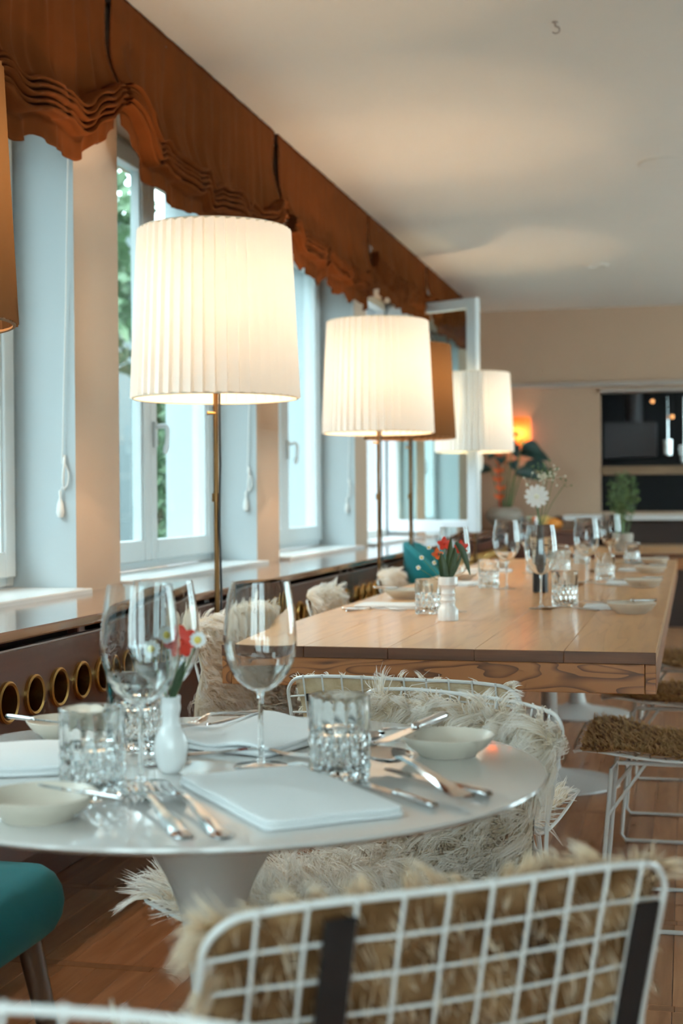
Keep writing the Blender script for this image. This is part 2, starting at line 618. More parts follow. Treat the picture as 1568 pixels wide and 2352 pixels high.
# floor: parquet planks with cross battens
floor = struct(obj('floor', MB().box(WX - 0.2, RIGHT + 0.15, REAR - 0.2, BACK + 1.6, -0.2, -0.012), 'floor_gap', smooth=False))
PW, PL, BAT = 0.078, 0.60, 0.036
plank_me = MB().bbox(-PW / 2 + 0.0006, PW / 2 - 0.0006, -PL / 2 + 0.0006, PL / 2 - 0.0006, -0.012, 0, 0.0012).mesh('plank', 'parquet', False)
bat_me = MB().bbox(-PL / 2 + 0.0006, PL / 2 - 0.0006, -BAT / 2 + 0.0006, BAT / 2 - 0.0006, -0.012, 0, 0.0012).mesh('plank', 'parquet', False)
fmb = MB()
cnt = 0
y = -1.93
row = 0
fy0, fy1 = 2.6, 5.9
while y < BACK - 0.2:
    yc = y + PL / 2
    x = WX + PW / 2
    while x < RIGHT:
        near = (-1.85 < x < 0.15 and 2.6 < yc < 5.75) and not (x > -0.9 and yc < 3.4)
        if near and cnt < 262:
            inst('plank', plank_me, floor, (x, yc, 0))
            cnt += 1
        else:
            fmb.bbox(x - PW / 2 + 0.0006, x + PW / 2 - 0.0006, yc - PL / 2, yc + PL / 2, -0.012, 0, 0.0012)
        x += PW
    xb = WX + PL / 2
    while xb < RIGHT:
        yb = y + PL + BAT / 2
        if -1.85 < xb < 0.2 and 2.6 < yb < 5.75 and cnt < 298:
            inst('plank', bat_me, floor, (xb, yb, 0), scale=(1, 1, 1))
            cnt += 1
        else:
            fmb.bbox(xb - PL / 2 + 0.0006, xb + PL / 2 - 0.0006, yb - BAT / 2, yb + BAT / 2, -0.012, 0, 0.0012)
        xb += PL
    y += PL + BAT
pf = obj('plank_field', fmb, 'parquet', floor, smooth=False)
pf['kind'] = 'stuff'

# windows
def sash_parts(parent, w, z0, z1, handle_at, handle=True):
    # local: y from 0 (hinge) to w, x depth
    s = 0.068
    h = z1 - z0
    m = MB()
    m.bbox(0.0, 0.05, 0, s, 0, h, 0.004)
    m.bbox(0.0, 0.05, w - s, w, 0, h, 0.004)
    m.bbox(0.0, 0.05, s, w - s, 0, s + 0.012, 0.004)
    m.bbox(0.0, 0.05, s, w - s, h - s, h, 0.004)
    # glazing bead
    g = 0.012
    m.box(0.006, 0.04, s, s + g, s, h - s)
    m.box(0.006, 0.04, w - s - g, w - s, s, h - s)
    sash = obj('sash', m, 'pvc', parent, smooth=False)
    obj('pane', MB().box(0.018, 0.022, s, w - s, s, h - s), 'pane_glass', sash, smooth=False)
    if handle:
        hm = MB()
        hy = w - s / 2 if handle_at == 'end' else s / 2
        hm.bbox(0.05, 0.062, hy - 0.014, hy + 0.014, 0.44, 0.54, 0.004)
        hm.tube(catmull([(0.06, hy, 0.52), (0.098, hy, 0.522), (0.106, hy, 0.50), (0.104, hy, 0.455), (0.094, hy, 0.415)], 5),
                [0.009] * 16 + [0.011, 0.012, 0.011, 0.010, 0.008], 8)
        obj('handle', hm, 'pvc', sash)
    return sash

def window(n, loc, rot, W, Hh, ajar=False, sill=0.265):
    w = sempty('window_%d' % n, loc)
    w.rotation_euler = (0, 0, rot)
    f = 0.05
    m = MB()
    m.bbox(-0.07, 0, 0.001, f, 0, Hh, 0.004)
    m.bbox(-0.07, 0, W - f, W - 0.001, 0, Hh, 0.004)
    m.bbox(-0.07, 0, f, W - f, 0, f, 0.004)
    m.bbox(-0.07, 0, f, W - f, Hh - f, Hh, 0.004)
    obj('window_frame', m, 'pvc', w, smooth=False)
    sw = (W - 2 * f + 0.05) / 2
    s1 = sash_parts(w, sw, 0.03, Hh - 0.03, 'end', False)
    s1.location = (-0.03, f - 0.025, 0.03)
    s2 = sash_parts(w, sw, 0.03, Hh - 0.03, 'end', True)
    # hinged on the far jamb: mirrored along y
    s2.rotation_euler = (0, 0, math.pi)
    s2.scale = (-1, 1, 1)
    s2.location = (-0.03, W - f + 0.025, 0.03)
    if ajar:
        s2.rotation_euler = (0, 0, math.pi + R(62))
        s2.location = (0.012, W - f + 0.01, 0.03)
    obj('window_sill', MB().bbox(0.001, sill, 0.002, W - 0.002, -0.028, -0.003, 0.004), 'sill_white', w, smooth=False)

for i, (a, b_) in enumerate(OPEN):
    window(i + 1, (GX, a, WZ0), 0, b_ - a, WZ1 - WZ0, i == 5)
for i, (a, b_) in enumerate(RW_FILL):  # out-of-view windows added on the right as fill light
    window(12 + i, (RIGHT + 0.07, b_, OZ0), math.pi, b_ - a, OZ1 - OZ0, sill=0.1)
for i, (a, b_) in enumerate(BW_FILL):  # windows added behind the camera to brighten the foreground
    window(8 + i, (b_, REAR - 0.07, OZ0), math.pi / 2, b_ - a, OZ1 - OZ0, sill=0.1)

# ------------------------------------------------------------------ outdoors
gy = -0.6
tag(obj('courtyard_ground', MB().box(-40, WX - 0.45, -30, 60, gy - 0.2, gy), 'outdoor_ground', smooth=False), 'grey paved courtyard outside the windows', 'ground')
bld = thing('neighbour_building', 'pale brick building facing the windows across the courtyard', 'building', (-9.5, 10, gy))
obj('facade_wall', MB().box(-1, 0, -30, 45, 0, 6.6), 'facade_brick', bld, smooth=False)
for k in range(9):
    yy = -26 + k * 7.3
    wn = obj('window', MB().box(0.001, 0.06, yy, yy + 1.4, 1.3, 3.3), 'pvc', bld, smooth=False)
    obj('pane', MB().box(0.061, 0.065, yy + 0.1, yy + 1.3, 1.4, 3.2), 'kitchen_grey', wn, smooth=False)

def leaf_cloud(n, c, rad, size, seed, squash=(1, 1, 1)):
    r = np.random.default_rng(seed)
    m = MB()
    for _ in range(n):
        d = r.normal(size=3)
        d /= np.linalg.norm(d)
        p = np.array(c) + d * rad * (r.random() ** 0.4) * np.array(squash)
        a = r.normal(size=3)
        a /= np.linalg.norm(a)
        b2 = np.cross(a, r.normal(size=3))
        b2 /= np.linalg.norm(b2) + 1e-9
        s = size * (0.7 + 0.6 * r.random())
        m.add([p - a * s, p + b2 * s * 0.45, p + a * s, p - b2 * s * 0.45], [(0, 1, 2, 3)])
    return m

def tree(name, label, loc, h, rad, seed, squash=(1, 1, 1), n=1500, size=0.12):
    t = thing(name, label, 'tree', loc, 0, 'plants in the courtyard')
    obj('trunk', MB().tube([(0, 0, 0), (0.03, 0.02, h * 0.5), (0, 0, h)], [0.11, 0.08, 0.04], 8), 'bark', t)
    f_ = obj('foliage', leaf_cloud(n, (0, 0, h), rad, size, seed, squash), 'outdoor_leaf', t, smooth=False)
    f_['kind'] = 'stuff'

tree('courtyard_tree', 'leafy green tree outside, behind the open window casement', (-6.2, 19.5, gy), 4.2, 1.9, 3, (1, 1, 0.9), 2200, 0.16)
tree('columnar_shrub', 'narrow green shrub outside the second window', (-5.2, 13.60, gy), 1.7, 0.55, 4, (0.25, 0.25, 3.2), 900, 0.07)
tree('courtyard_tree', 'green tree seen above the white pleated lamp shade, outside', (-7.2, 15.0, gy), 4.6, 1.5, 9, (1, 1, 1), 1600, 0.15)

# ------------------------------------------------------------------ window-side cabinets
CX = -1.45
CTOP = 0.822
tag(obj('worktop', MB().bbox(WX + 0.002, CX + 0.012, REAR + 0.02, BACK - 0.62, CTOP - 0.024, CTOP, 0.004), 'cabinet_top', smooth=False),
    'long glossy brown wooden ledge running under the windows', 'worktop')

RING_Z, RING_R, PITCH = 0.665, 0.041, 0.131
ring_mb = MB().lathe([(RING_R + 0.006, -0.001), (RING_R + 0.006, 0.007), (RING_R + 0.002, 0.010), (RING_R - 0.003, 0.007),
                      (RING_R - 0.003, -0.065), (RING_R, -0.065), (RING_R, -0.001)], 28)
ring_mb.v = [(z, x, y) for x, y, z in ring_mb.v]
ring_me = ring_mb.mesh('brass_ring', 'brass')

def cabinet(y0, y1, label):
    t = thing('ledge_cabinet', label, 'cabinet', (CX, y0, 0), 0, 'cabinets under the windows')
    L_ = y1 - y0
    zt, zb = 0.775, 0.30
    # carcass
    m = MB()
    m.box(-0.37, -0.10, 0.003, L_ - 0.003, zb, zb + 0.02)
    m.box(-0.375, -0.36, 0.003, L_ - 0.003, zb, CTOP - 0.025)
    m.box(-0.37, -0.018, 0.003, 0.02, zb, CTOP - 0.025)
    m.box(-0.37, -0.018, L_ - 0.02, L_ - 0.003, zb, CTOP - 0.025)
    obj('carcass', m, 'cabinet_dark', t, smooth=False)
    # front panel with real round openings
    n = int((L_ - 0.05) / PITCH)
    s0 = 0.048
    m = MB()
    q = RING_R
    c = PITCH / 2
    for k in range(n):
        yc = s0 + (k + 0.5) * PITCH
        seg = 24
        vs, fs = [], []
        for j in range(seg):
            a = 2 * math.pi * j / seg
            ca, sa = math.cos(a), math.sin(a)
            mx = max(abs(ca), abs(sa))
            vs.append((0, yc + q * ca, RING_Z + q * sa))
            vs.append((0, yc + c * ca / mx, RING_Z + c * sa / mx))
        for j in range(seg):
            l = (j + 1) % seg
            fs.append((2 * j, 2 * j + 1, 2 * l + 1, 2 * l))
        m.add(vs, fs)
    # rest of the front
    m.add([(0, 0.002, zb), (0, L_ - 0.002, zb), (0, L_ - 0.002, RING_Z - c), (0, 0.002, RING_Z - c)], [(0, 1, 2, 3)])
    m.add([(0, 0.002, RING_Z + c), (0, L_ - 0.002, RING_Z + c), (0, L_ - 0.002, zt), (0, 0.002, zt)], [(0, 1, 2, 3)])
    m.add([(0, 0.002, RING_Z - c), (0, s0, RING_Z - c), (0, s0, RING_Z + c), (0, 0.002, RING_Z + c)], [(0, 1, 2, 3)])
    m.add([(0, s0 + n * PITCH, RING_Z - c), (0, L_ - 0.002, RING_Z - c), (0, L_ - 0.002, RING_Z + c), (0, s0 + n * PITCH, RING_Z + c)], [(0, 1, 2, 3)])
    m.box(-0.017, -0.0005, 0.002, L_ - 0.002, zt - 0.012, zt)
    m.box(-0.017, -0.0005, 0.002, L_ - 0.002, zb, zb + 0.012)
    obj('front_panel', m, 'cabinet_wood', t, smooth=False)
    for k in range(n):
        inst('brass_ring', ring_me, t, (0.0, s0 + (k + 0.5) * PITCH, RING_Z))
    obj('metal_strip', MB().bbox(-0.016, 0.004, 0.01, L_ - 0.01, zt, zt + 0.006, 0.002), 'strip_metal', t, smooth=False)
    for yy in (0.12, L_ / 2, L_ - 0.12):
        obj('bracket', MB().bbox(-0.05, -0.018, yy - 0.02, yy + 0.02, zt, CTOP - 0.026, 0.003), 'cabinet_wood', t, smooth=False)

CABS = [(-1.45, 0.445), (0.445, 2.345), (2.345, 4.245), (4.245, 6.145), (6.145, 8.03), (8.03, 9.935), (9.935, 11.9)]
CL = ['behind the camera end of the ledge', 'beside the near end of the round table', 'with brass rings behind the wine glasses of the round table',
      'below the first pleated white lamp', 'beside the sheepskin chairs of the wooden table', 'below the open window casement', 'near the back wall of the room']
for (a, b_), l in zip(CABS, CL):
    cabinet(a, b_, 'reddish brown low cabinet ' + l)

# ------------------------------------------------------------------ balloon blinds
def blind(y0, y1, shift, seed, label, sag=0.0, lift=1.0):
    r = np.random.default_rng(seed)
    ph = r.random(12) * 6.28
    ny = int((y1 - y0) / 0.0075)
    rows = []
    nf = 5
    for i in range(ny + 1):
        u = i / ny
        yy = y0 + (y1 - y0) * u
        e = math.exp(-(u / 0.055) ** 2) + math.exp(-((1 - u) / 0.055) ** 2)
        ew = math.exp(-(u / 0.16) ** 2) + math.exp(-((1 - u) / 0.16) ** 2)
        rip = 0.010 * math.sin(19 * yy + ph[0]) + 0.008 * math.sin(31 * yy + ph[1]) + 0.006 * math.sin(11 * yy + ph[2])
        zt = 2.315 + shift + (0.055 * e + 0.07 * ew) * lift + rip * 1.1 - sag * math.sin(math.pi * u)
        fold = (math.sin(23 * yy + ph[3]) + 0.8 * math.sin(37 * yy + ph[4]) + 0.6 * math.sin(61 * yy + ph[5]) + 0.5 * math.sin(9 * yy + ph[6])) / 2.9
        fine = math.sin(95 * yy + ph[7]) * 0.5 + math.sin(140 * yy + ph[8]) * 0.3
        col = []
        K = 22
        for k in range(K + 1):
            v = k / K
            z = CEIL - 0.004 + (zt - CEIL + 0.004) * v
            amp = 0.002 + 0.030 * v ** 1.05
            x = amp * fold + 0.003 * fine * v + 0.03 * v ** 6 + 0.012 * math.sin(6 * z * 3 + ph[9] + 3 * yy) * v * v
            col.append((x, yy, z))
        h = 0.0205 * (1 - 0.2 * e)
        z = zt
        for j in range(nf):
            o = 0.074 + 0.010 * math.sin(13 * yy + ph[10]) + 0.002 * fine + 0.006 * math.sin(2.1 * j + ph[11])
            wv = 0.003 * math.sin(43 * yy + j * 0.25 + ph[2])
            col += [(0.018 + 0.010 * fold, yy, z - 0.02 * h), (o * 0.85 + 0.008 * fold, yy, z + 0.10 * h + wv), (o + 0.008 * fold, yy, z - 0.18 * h + wv),
                    (o + 0.008 * fold, yy, z - 0.45 * h + wv), (o * 0.8 + 0.008 * fold, yy, z - 0.62 * h + wv), (0.016 + 0.010 * fold, yy, z - 0.70 * h)]
            z -= h
        fr = 0.070 + 0.012 * math.sin(17 * yy + ph[5]) - 0.02 * e
        for k in range(1, 8):
            v = k / 7
            ruff = 0.006 * v * math.sin(52 * yy + ph[6]) + 0.003 * v * math.sin(97 * yy + ph[1])
            col.append((0.03 + ruff + 0.016 * fold, yy, z - fr * v))
        rows.append(col)
    # gather the ends inward a little
    t = thing('balloon_blind', label, 'blind', (WX + 0.05, (y0 + y1) / 2, CEIL), 0, 'rust brown balloon blinds')
    m = MB().grid([[(x, yy - (y0 + y1) / 2, z - CEIL) for x, yy, z in c] for c in rows])
    o = obj('fabric', m, 'blind_fabric', t, angle=None)
    md = o.modifiers.new('thickness', 'SOLIDIFY')
    md.thickness = 0.002
    obj('head_rail', MB().bbox(-0.03, -0.004, -(y1 - y0) / 2 + 0.01, (y1 - y0) / 2 - 0.01, -0.045, -0.002, 0.003), 'cabinet_dark', t, smooth=False)
    hk = MB()
    for yy in (-(y1 - y0) / 2 + 0.01, (y1 - y0) / 2 - 0.01):
        hk.tube([(0.0, yy, -0.33 + shift), (0.012, yy, -0.35 + shift), (0.0, yy, -0.37 + shift)], 0.005, 6)
    obj('cord_ring', hk, 'sill_white', t)

BL = [(0.47, 2.32, 0.0, 'rust brown balloon blind out over the near end of the room'),
      (2.37, 4.215, -0.02, 'rust brown gathered blind at the top left corner above the pale window jamb'),
      (4.27, 6.125, -0.005, 'rust brown gathered blind hanging above the first white lamp shade'),
      (6.165, 8.02, 0.03, 'rust brown gathered blind right of the first white lamp shade'),
      (8.06, 9.92, 0.15, 'rust brown blind pulled higher above the open window casement'),
      (9.96, 11.80, 0.16, 'rust brown blind farthest back beside the back wall')]
for k, (a, b_, s, l) in enumerate(BL):
    blind(a, b_, s, 100 + k, l, 0.03 if k == 1 else 0.0, 1.0 if k < 3 else 0.35)

# blind cords on the far jambs
def cord(yj, label, zc=1.2, n=1):
    t = thing('blind_cord', label, 'cord', (WX - 0.035, yj, 0), 0, 'pull cords of the blinds')
    y0 = -0.012
    obj('string', MB().tube([(0.035, y0 - 0.02, 2.25), (0.012, y0, 1.7), (-0.004, y0, zc + 0.02)], 0.0022, 5), 'cord_white', t)
    obj('cleat', MB().tube(catmull([(0, -0.004, zc + 0.045), (0.004, -0.016, zc + 0.02), (0, -0.016, zc - 0.03), (-0.002, -0.004, zc - 0.06)], 5), 0.0045, 6), 'cord_white', t)
    obj('loop', MB().tube(catmull([(0, y0, zc + 0.03), (0.016, y0, zc - 0.01), (0.010, y0, zc - 0.05), (-0.004, y0, zc - 0.055)], 5), 0.0022, 5), 'cord_white', t)
    obj('tassel', MB().lathe([(0.0005, zc - 0.06), (0.005, zc - 0.065), (0.0035, zc - 0.085), (0.010, zc - 0.105), (0.013, zc - 0.13), (0.009, zc - 0.145), (0.0005, zc - 0.147)], 10, cx=-0.012, cy=-0.012), 'cord_white', t)
    obj('pull_string', MB().tube([(-0.006, y0, zc - 0.05), (-0.012, y0, zc - 0.1)], 0.002, 5), 'cord_white', t)

cord(4.07, 'thin pull cord with white tassel on the leftmost window jamb')
cord(5.97, 'thin pull cord with white tassel on the jamb beside the brass lamp pole')
cord(7.87, 'thin pull cord with white tassel on the jamb left of the second lamp', 1.17)

# ------------------------------------------------------------------ floor lamps
def pleated(rb, rt, h, n, depth):
    seg = n * 6
    prof_z = [0, 0.02, 0.25, 0.5, 0.75, 0.98, 1.0]
    m = MB()
    P = []
    for i, v in enumerate(prof_z):
        rr = rb + (rt - rb) * v
        ring = []
        for k in range(seg + 1):
            a = 2 * math.pi * k / seg
            ph = (k % 6) / 6.0
            # overlapping ribbon: rises slowly, drops sharply
            d = depth * (ph * 1.2 if ph < 0.84 else 0.0)
            ring.append(((rr + d) * math.cos(a), (rr + d) * math.sin(a), h * v))
        P.append(ring)
    m.grid(P)
    return m

SHADE_W = pleated(0.243, 0.219, 0.497, 46, 0.010).mesh('shade', 'shade_white', True, 25)
SHADE_B = pleated(0.223, 0.200, 0.47, 42, 0.010).mesh('shade', 'shade_brown', True, 25)

def ring_mesh(r, z, w, mat):
    return MB().tube([(r * math.cos(a), r * math.sin(a), z) for a in np.linspace(0, 2 * math.pi, 49)[:-1]], w, 6, True).mesh('shade_hoop', mat)

def lamp(x, y, zb, kind, label, sc=1.0, power=LAMP_W):
    t = thing('floor_lamp', label, 'lamp', (x, y, 0), 0, 'floor lamps along the windows')
    rb, rt, h = (0.243, 0.219, 0.497) if kind == 'w' else (0.223, 0.200, 0.47)
    rb, rt, h = rb * sc, rt * sc, h * sc
    obj('base', MB().lathe([(0.0005, 0.001), (0.078, 0.001), (0.082, 0.006), (0.080, 0.014), (0.03, 0.02), (0.012, 0.03), (0.010, 0.05), (0.0005, 0.05)], 40), 'old_brass', t)
    obj('pole', MB().tube([(0, 0, 0.04), (0, 0, zb * 0.55), (0, 0, zb + 0.12)], 0.0075, 12), 'old_brass', t)
    obj('collar', MB().lathe([(0.0076, 1.10), (0.013, 1.10), (0.013, 1.125), (0.0076, 1.125)], 16), 'old_brass', t)
    obj('switch', MB().tube([(0, -0.006, zb - 0.045), (-0.02, -0.02, zb - 0.045)], [0.004, 0.005], 8), 'brass', t)
    cb = [(0.014, -0.006, zb + 0.05)]
    for k in range(14):
        cb.append((0.013 + 0.003 * math.sin(k * 1.7), -0.006 + 0.003 * math.cos(k * 2.3), zb - (zb - 0.03) * (k + 1) / 14))
    cb.append((0.10, 0.05, 0.006))
    obj('cable', MB().tube(cb, 0.0036, 6), 'cable_black', t)
    sh = inst('shade', SHADE_W if kind == 'w' else SHADE_B, t, (0, 0, zb), scale=sc)
    tr = 'shade_trim' if kind == 'w' else 'shade_trim_brown'
    o = inst('shade_hoop', ring_mesh(rb / sc + 0.002, 0.0, 0.0035, tr), sh)
    o = inst('shade_hoop', ring_mesh(rt / sc + 0.002, h / sc, 0.0035, tr), sh)
    sp = MB()
    for k in range(3):
        a = k * 2.094 + 0.4
        sp.tube([(0.006 * math.cos(a), 0.006 * math.sin(a), 0.10), (rb * 0.96 / sc * math.cos(a), rb * 0.96 / sc * math.sin(a), 0.06)], 0.002, 5)
    obj('spider', sp, 'old_brass', sh)
    zl = zb + h * 0.42
    bz = zb + 0.12
    obj('bulb', MB().lathe([(0.0005, bz), (0.014, bz), (0.014, bz + 0.02), (0.02, bz + 0.04), (0.03, bz + 0.07), (0.03, bz + 0.09), (0.018, bz + 0.112), (0.0005, bz + 0.118)], 20), 'bulb_glow', t)
    ld = bpy.data.lights.new('lamp_light', 'POINT')
    ld.energy = power
    ld.color = LAMP_COL
    ld.shadow_soft_size = 0.02
    lo = bpy.data.objects.new('lamp_light', ld)
    COL.objects.link(lo)
    lo.parent = t
    lo.location = (0, 0, bz + 0.17)

lamp(-1.363, 4.036, 1.408, 'w', 'brass floor lamp with the largest pleated white shade beside the window')
lamp(-1.343, 6.243, 1.398, 'w', 'brass floor lamp with pleated white shade, second from the camera')
lamp(-1.36, 7.083, 1.405, 'b', 'floor lamp with brown pleated shade behind the second white shade')
lamp(-1.394, 9.56, 1.412, 'w', 'floor lamp with white pleated shade behind the open window casement', 1.06)
lamp(-1.398, 2.299, 1.43, 'b', 'floor lamp with dark brown pleated shade cut off at the left edge')

# ------------------------------------------------------------------ round tulip table
TZ = 0.745
RT = (-0.63, 1.835)
t = thing('tulip_table', 'round white pedestal dining table with glossy top in the foreground', 'table', (RT[0], RT[1], 0))
obj('tabletop', MB().lathe([(0.0005, TZ - 0.022), (0.30, TZ - 0.022), (0.40, TZ - 0.020), (0.444, TZ - 0.010), (0.4525, TZ - 0.004), (0.4515, TZ - 0.001), (0.447, TZ), (0.0005, TZ)], 128), 'round_top', t, angle=30)
prof = catmull([(0.20, 0.003), (0.195, 0.011), (0.125, 0.024), (0.062, 0.05), (0.034, 0.10), (0.025, 0.18), (0.0225, 0.30), (0.026, 0.40), (0.035, 0.495), (0.047, 0.557), (0.066, 0.605), (0.10, 0.655), (0.15, 0.70), (0.20, TZ - 0.0225)], 6)
obj('pedestal', MB().lathe([(0.0005, 0.002)] + [tuple(p) for p in prof] + [(0.0005, TZ - 0.0225)], 64), 'tulip_white', t, angle=60)

# ------------------------------------------------------------------ long pine table
def pine_table(x0, x1, y0, y1, label, bases, group=None, rot=0.0):
    cx, cy = (x0 + x1) / 2, (y0 + y1) / 2
    t = thing('pine_table', label, 'table', (cx, cy, 0), rot, group)
    w, l = (x1 - x0) / 2, (y1 - y0) / 2
    nb = 5
    bw = 2 * w / nb
    for k in range(nb):
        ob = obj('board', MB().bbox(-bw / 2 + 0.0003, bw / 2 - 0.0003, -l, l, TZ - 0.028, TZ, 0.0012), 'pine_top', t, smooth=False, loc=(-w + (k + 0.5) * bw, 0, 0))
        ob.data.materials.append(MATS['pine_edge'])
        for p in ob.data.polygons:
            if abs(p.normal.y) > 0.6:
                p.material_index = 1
    za, zc = TZ - 0.0285, TZ - 0.098
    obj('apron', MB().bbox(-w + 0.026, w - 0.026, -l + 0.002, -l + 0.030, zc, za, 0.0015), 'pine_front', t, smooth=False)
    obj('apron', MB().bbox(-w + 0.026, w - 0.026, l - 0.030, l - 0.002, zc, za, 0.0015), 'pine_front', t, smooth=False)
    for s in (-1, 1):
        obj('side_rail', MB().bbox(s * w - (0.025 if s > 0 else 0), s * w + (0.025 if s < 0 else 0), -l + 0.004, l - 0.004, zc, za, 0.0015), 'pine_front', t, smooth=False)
    for bx, by in bases:
        lb = MB().lathe([(0.0005, 0.002), (0.27, 0.003), (0.268, 0.010), (0.20, 0.022), (0.10, 0.035), (0.045, 0.06), (0.032, 0.12), (0.030, 0.4), (0.032, 0.60), (0.06, za - 0.012), (0.22, za - 0.01), (0.22, za - 0.0005), (0.0005, za - 0.0005)], 48)
        obj('pedestal', lb, 'tulip_white', t, loc=(bx - cx, by - cy, 0))

pine_table(-1.12, -0.062, 3.37, 8.3, 'long pine dining table with grained front apron and white pedestal feet', [(-0.52, 5.53), (-0.55, 7.3)], None, R(-0.2))
pine_table(-1.0, 0.75, 9.05, 10.4, 'pine dining table standing farther back near the serving hatch', [(-0.2, 9.7)])

# ------------------------------------------------------------------ wire chairs and sheepskins
PROF = np.array(catmull([(0.245, 0.452), (0.20, 0.455), (0.10, 0.442), (0.0, 0.434), (-0.11, 0.436), (-0.18, 0.455), (-0.222, 0.51), (-0.250, 0.60), (-0.272, 0.68), (-0.295, 0.762)], 8))
_seg = np.sqrt((np.diff(PROF, axis=0) ** 2).sum(1))
_arc = np.concatenate([[0], np.cumsum(_seg)])
ARC = _arc[-1]
_arc = _arc / ARC

def prof_at(t):
    t = np.asarray(t, float)
    y = np.interp(t, _arc, PROF[:, 0])
    z = np.interp(t, _arc, PROF[:, 1])
    over = np.clip(t - 1, 0, None) * ARC
    under = np.clip(-t, 0, None) * ARC
    # beyond the top the skin rolls backwards over the rail; beyond the front it hangs down
    y = y - 0.27 * over - 6.0 * over ** 2 + under * 0.5
    z = z + 0.96 * over - 9.0 * over ** 2 - under * 0.8
    return y, z

def shell(s, t):
    s = np.asarray(s, float)
    t = np.asarray(t, float)
    y, z = prof_at(t)
    b = np.clip((t - 0.52) / 0.25, 0, 1)
    b = b * b * (3 - 2 * b)
    hw = 0.248 - 0.010 * b
    x = s * hw
    y = y + b * 0.032 * s ** 2 - (1 - b) * 0.01 * s ** 2
    z = z + (1 - b) * 0.012 * s ** 2 - 0.014 * s ** 4 * np.clip((t - 0.8) / 0.2, 0, 1)
    return np.stack([x, y, z], -1)

def shell_n(s, t):
    e = 1e-3
    a = shell(s + e, t) - shell(s - e, t)
    b = shell(s, t + e) - shell(s, t - e)
    n = np.cross(b, a)
    return n / np.linalg.norm(n, axis=-1, keepdims=True)

# outline as a rounded rectangle in (s, t)
def outline():
    pts = []
    rs, rt_ = 0.15, 0.045
    for (cs, ct, a0) in [(1 - rs, 1 - rt_, 0), (-1 + rs, 1 - rt_, 90), (-1 + rs, rt_, 180), (1 - rs, rt_, 270)]:
        for k in range(9):
            a = R(a0 + 90 * k / 8)
            pts.append((cs + rs * math.cos(a), ct + rt_ * math.sin(a)))
    out = []
    for i in range(len(pts)):
        p, q = np.array(pts[i]), np.array(pts[(i + 1) % len(pts)])
        n = max(1, int(np.linalg.norm((q - p) * np.array([0.25, ARC])) / 0.03))
        for k in range(n):
            out.append(p + (q - p) * k / n)
    return out

OUT = outline()
CHAIR = {}
CHAIR['rim'] = MB().tube([shell(s, t) for s, t in OUT], 0.0036, 8, True).mesh('rim', 'white_metal')
LONG_S = np.linspace(-0.82, 0.82, 10)
CROSS_T = np.linspace(0.055, 0.945, 19)
lw = []
for s in LONG_S:
    ex = 0.006 / ARC
    d = max(0, abs(s) - 0.85) / 0.15
    e2 = 0.045 * (1 - math.sqrt(max(0, 1 - d * d)))
    P = [shell(s, t) - shell_n(s, t) * 0.0036 for t in np.linspace(e2 - ex, 1 - e2 + ex, 34)]
    lw.append(MB().tube(P, 0.0020, 6).mesh('wire', 'white_metal'))
cw = []
for t_ in CROSS_T:
    P = [shell(s, t_) + shell_n(s, t_) * 0.0015 for s in np.linspace(-1.0, 1.0, 15)]
    cw.append(MB().tube(P, 0.0020, 6).mesh('wire', 'white_metal'))
sled = []
for sg in (-1, 1):
    xo, xi = sg * 0.20, sg * 0.165
    pts = [(xi, 0.13, 0.425), (xi, 0.0, 0.424), (xi, -0.12, 0.424), (xi + sg * 0.004, -0.135, 0.410), (xo, -0.205, 0.025), (xo, -0.195, 0.0065), (xo, 0.0, 0.0065), (xo, 0.165, 0.0065),
           (xo, 0.178, 0.025), (xi + sg * 0.004, 0.145, 0.41)]
    sled.append(MB().tube(pts, 0.006, 8, True).mesh('sled_leg', 'white_metal'))
brace = []
for yy in (0.105, -0.095):
    brace.append(MB().tube([(-0.168, yy, 0.420), (-0.08, yy, 0.412), (0.08, yy, 0.412), (0.168, yy, 0.420)], 0.005, 8).mesh('cross_brace', 'white_metal'))
vbr = []
for sg in (-1, 1):
    vbr.append(MB().tube([(sg * 0.168, 0.06, 0.422), (sg * 0.181, 0.154, 0.29)], 0.0045, 8).mesh('leg_brace', 'white_metal'))
    vbr.append(MB().tube([(sg * 0.168, -0.05, 0.422), (sg * 0.181, -0.159, 0.29)], 0.0045, 8).mesh('leg_brace', 'white_metal'))

def wire_chair(x, y, rot, label):
    t = thing('wire_chair', label, 'chair', (x, y, 0), R(rot), 'white wire chairs')
    inst('rim', CHAIR['rim'], t)
    for m in lw + cw:
        inst('wire', m, t)
    for m in sled:
        inst('sled_leg', m, t)
    for m in brace:
        inst('cross_brace', m, t)
    for m in vbr:
        inst('leg_brace', m, t)
    return t

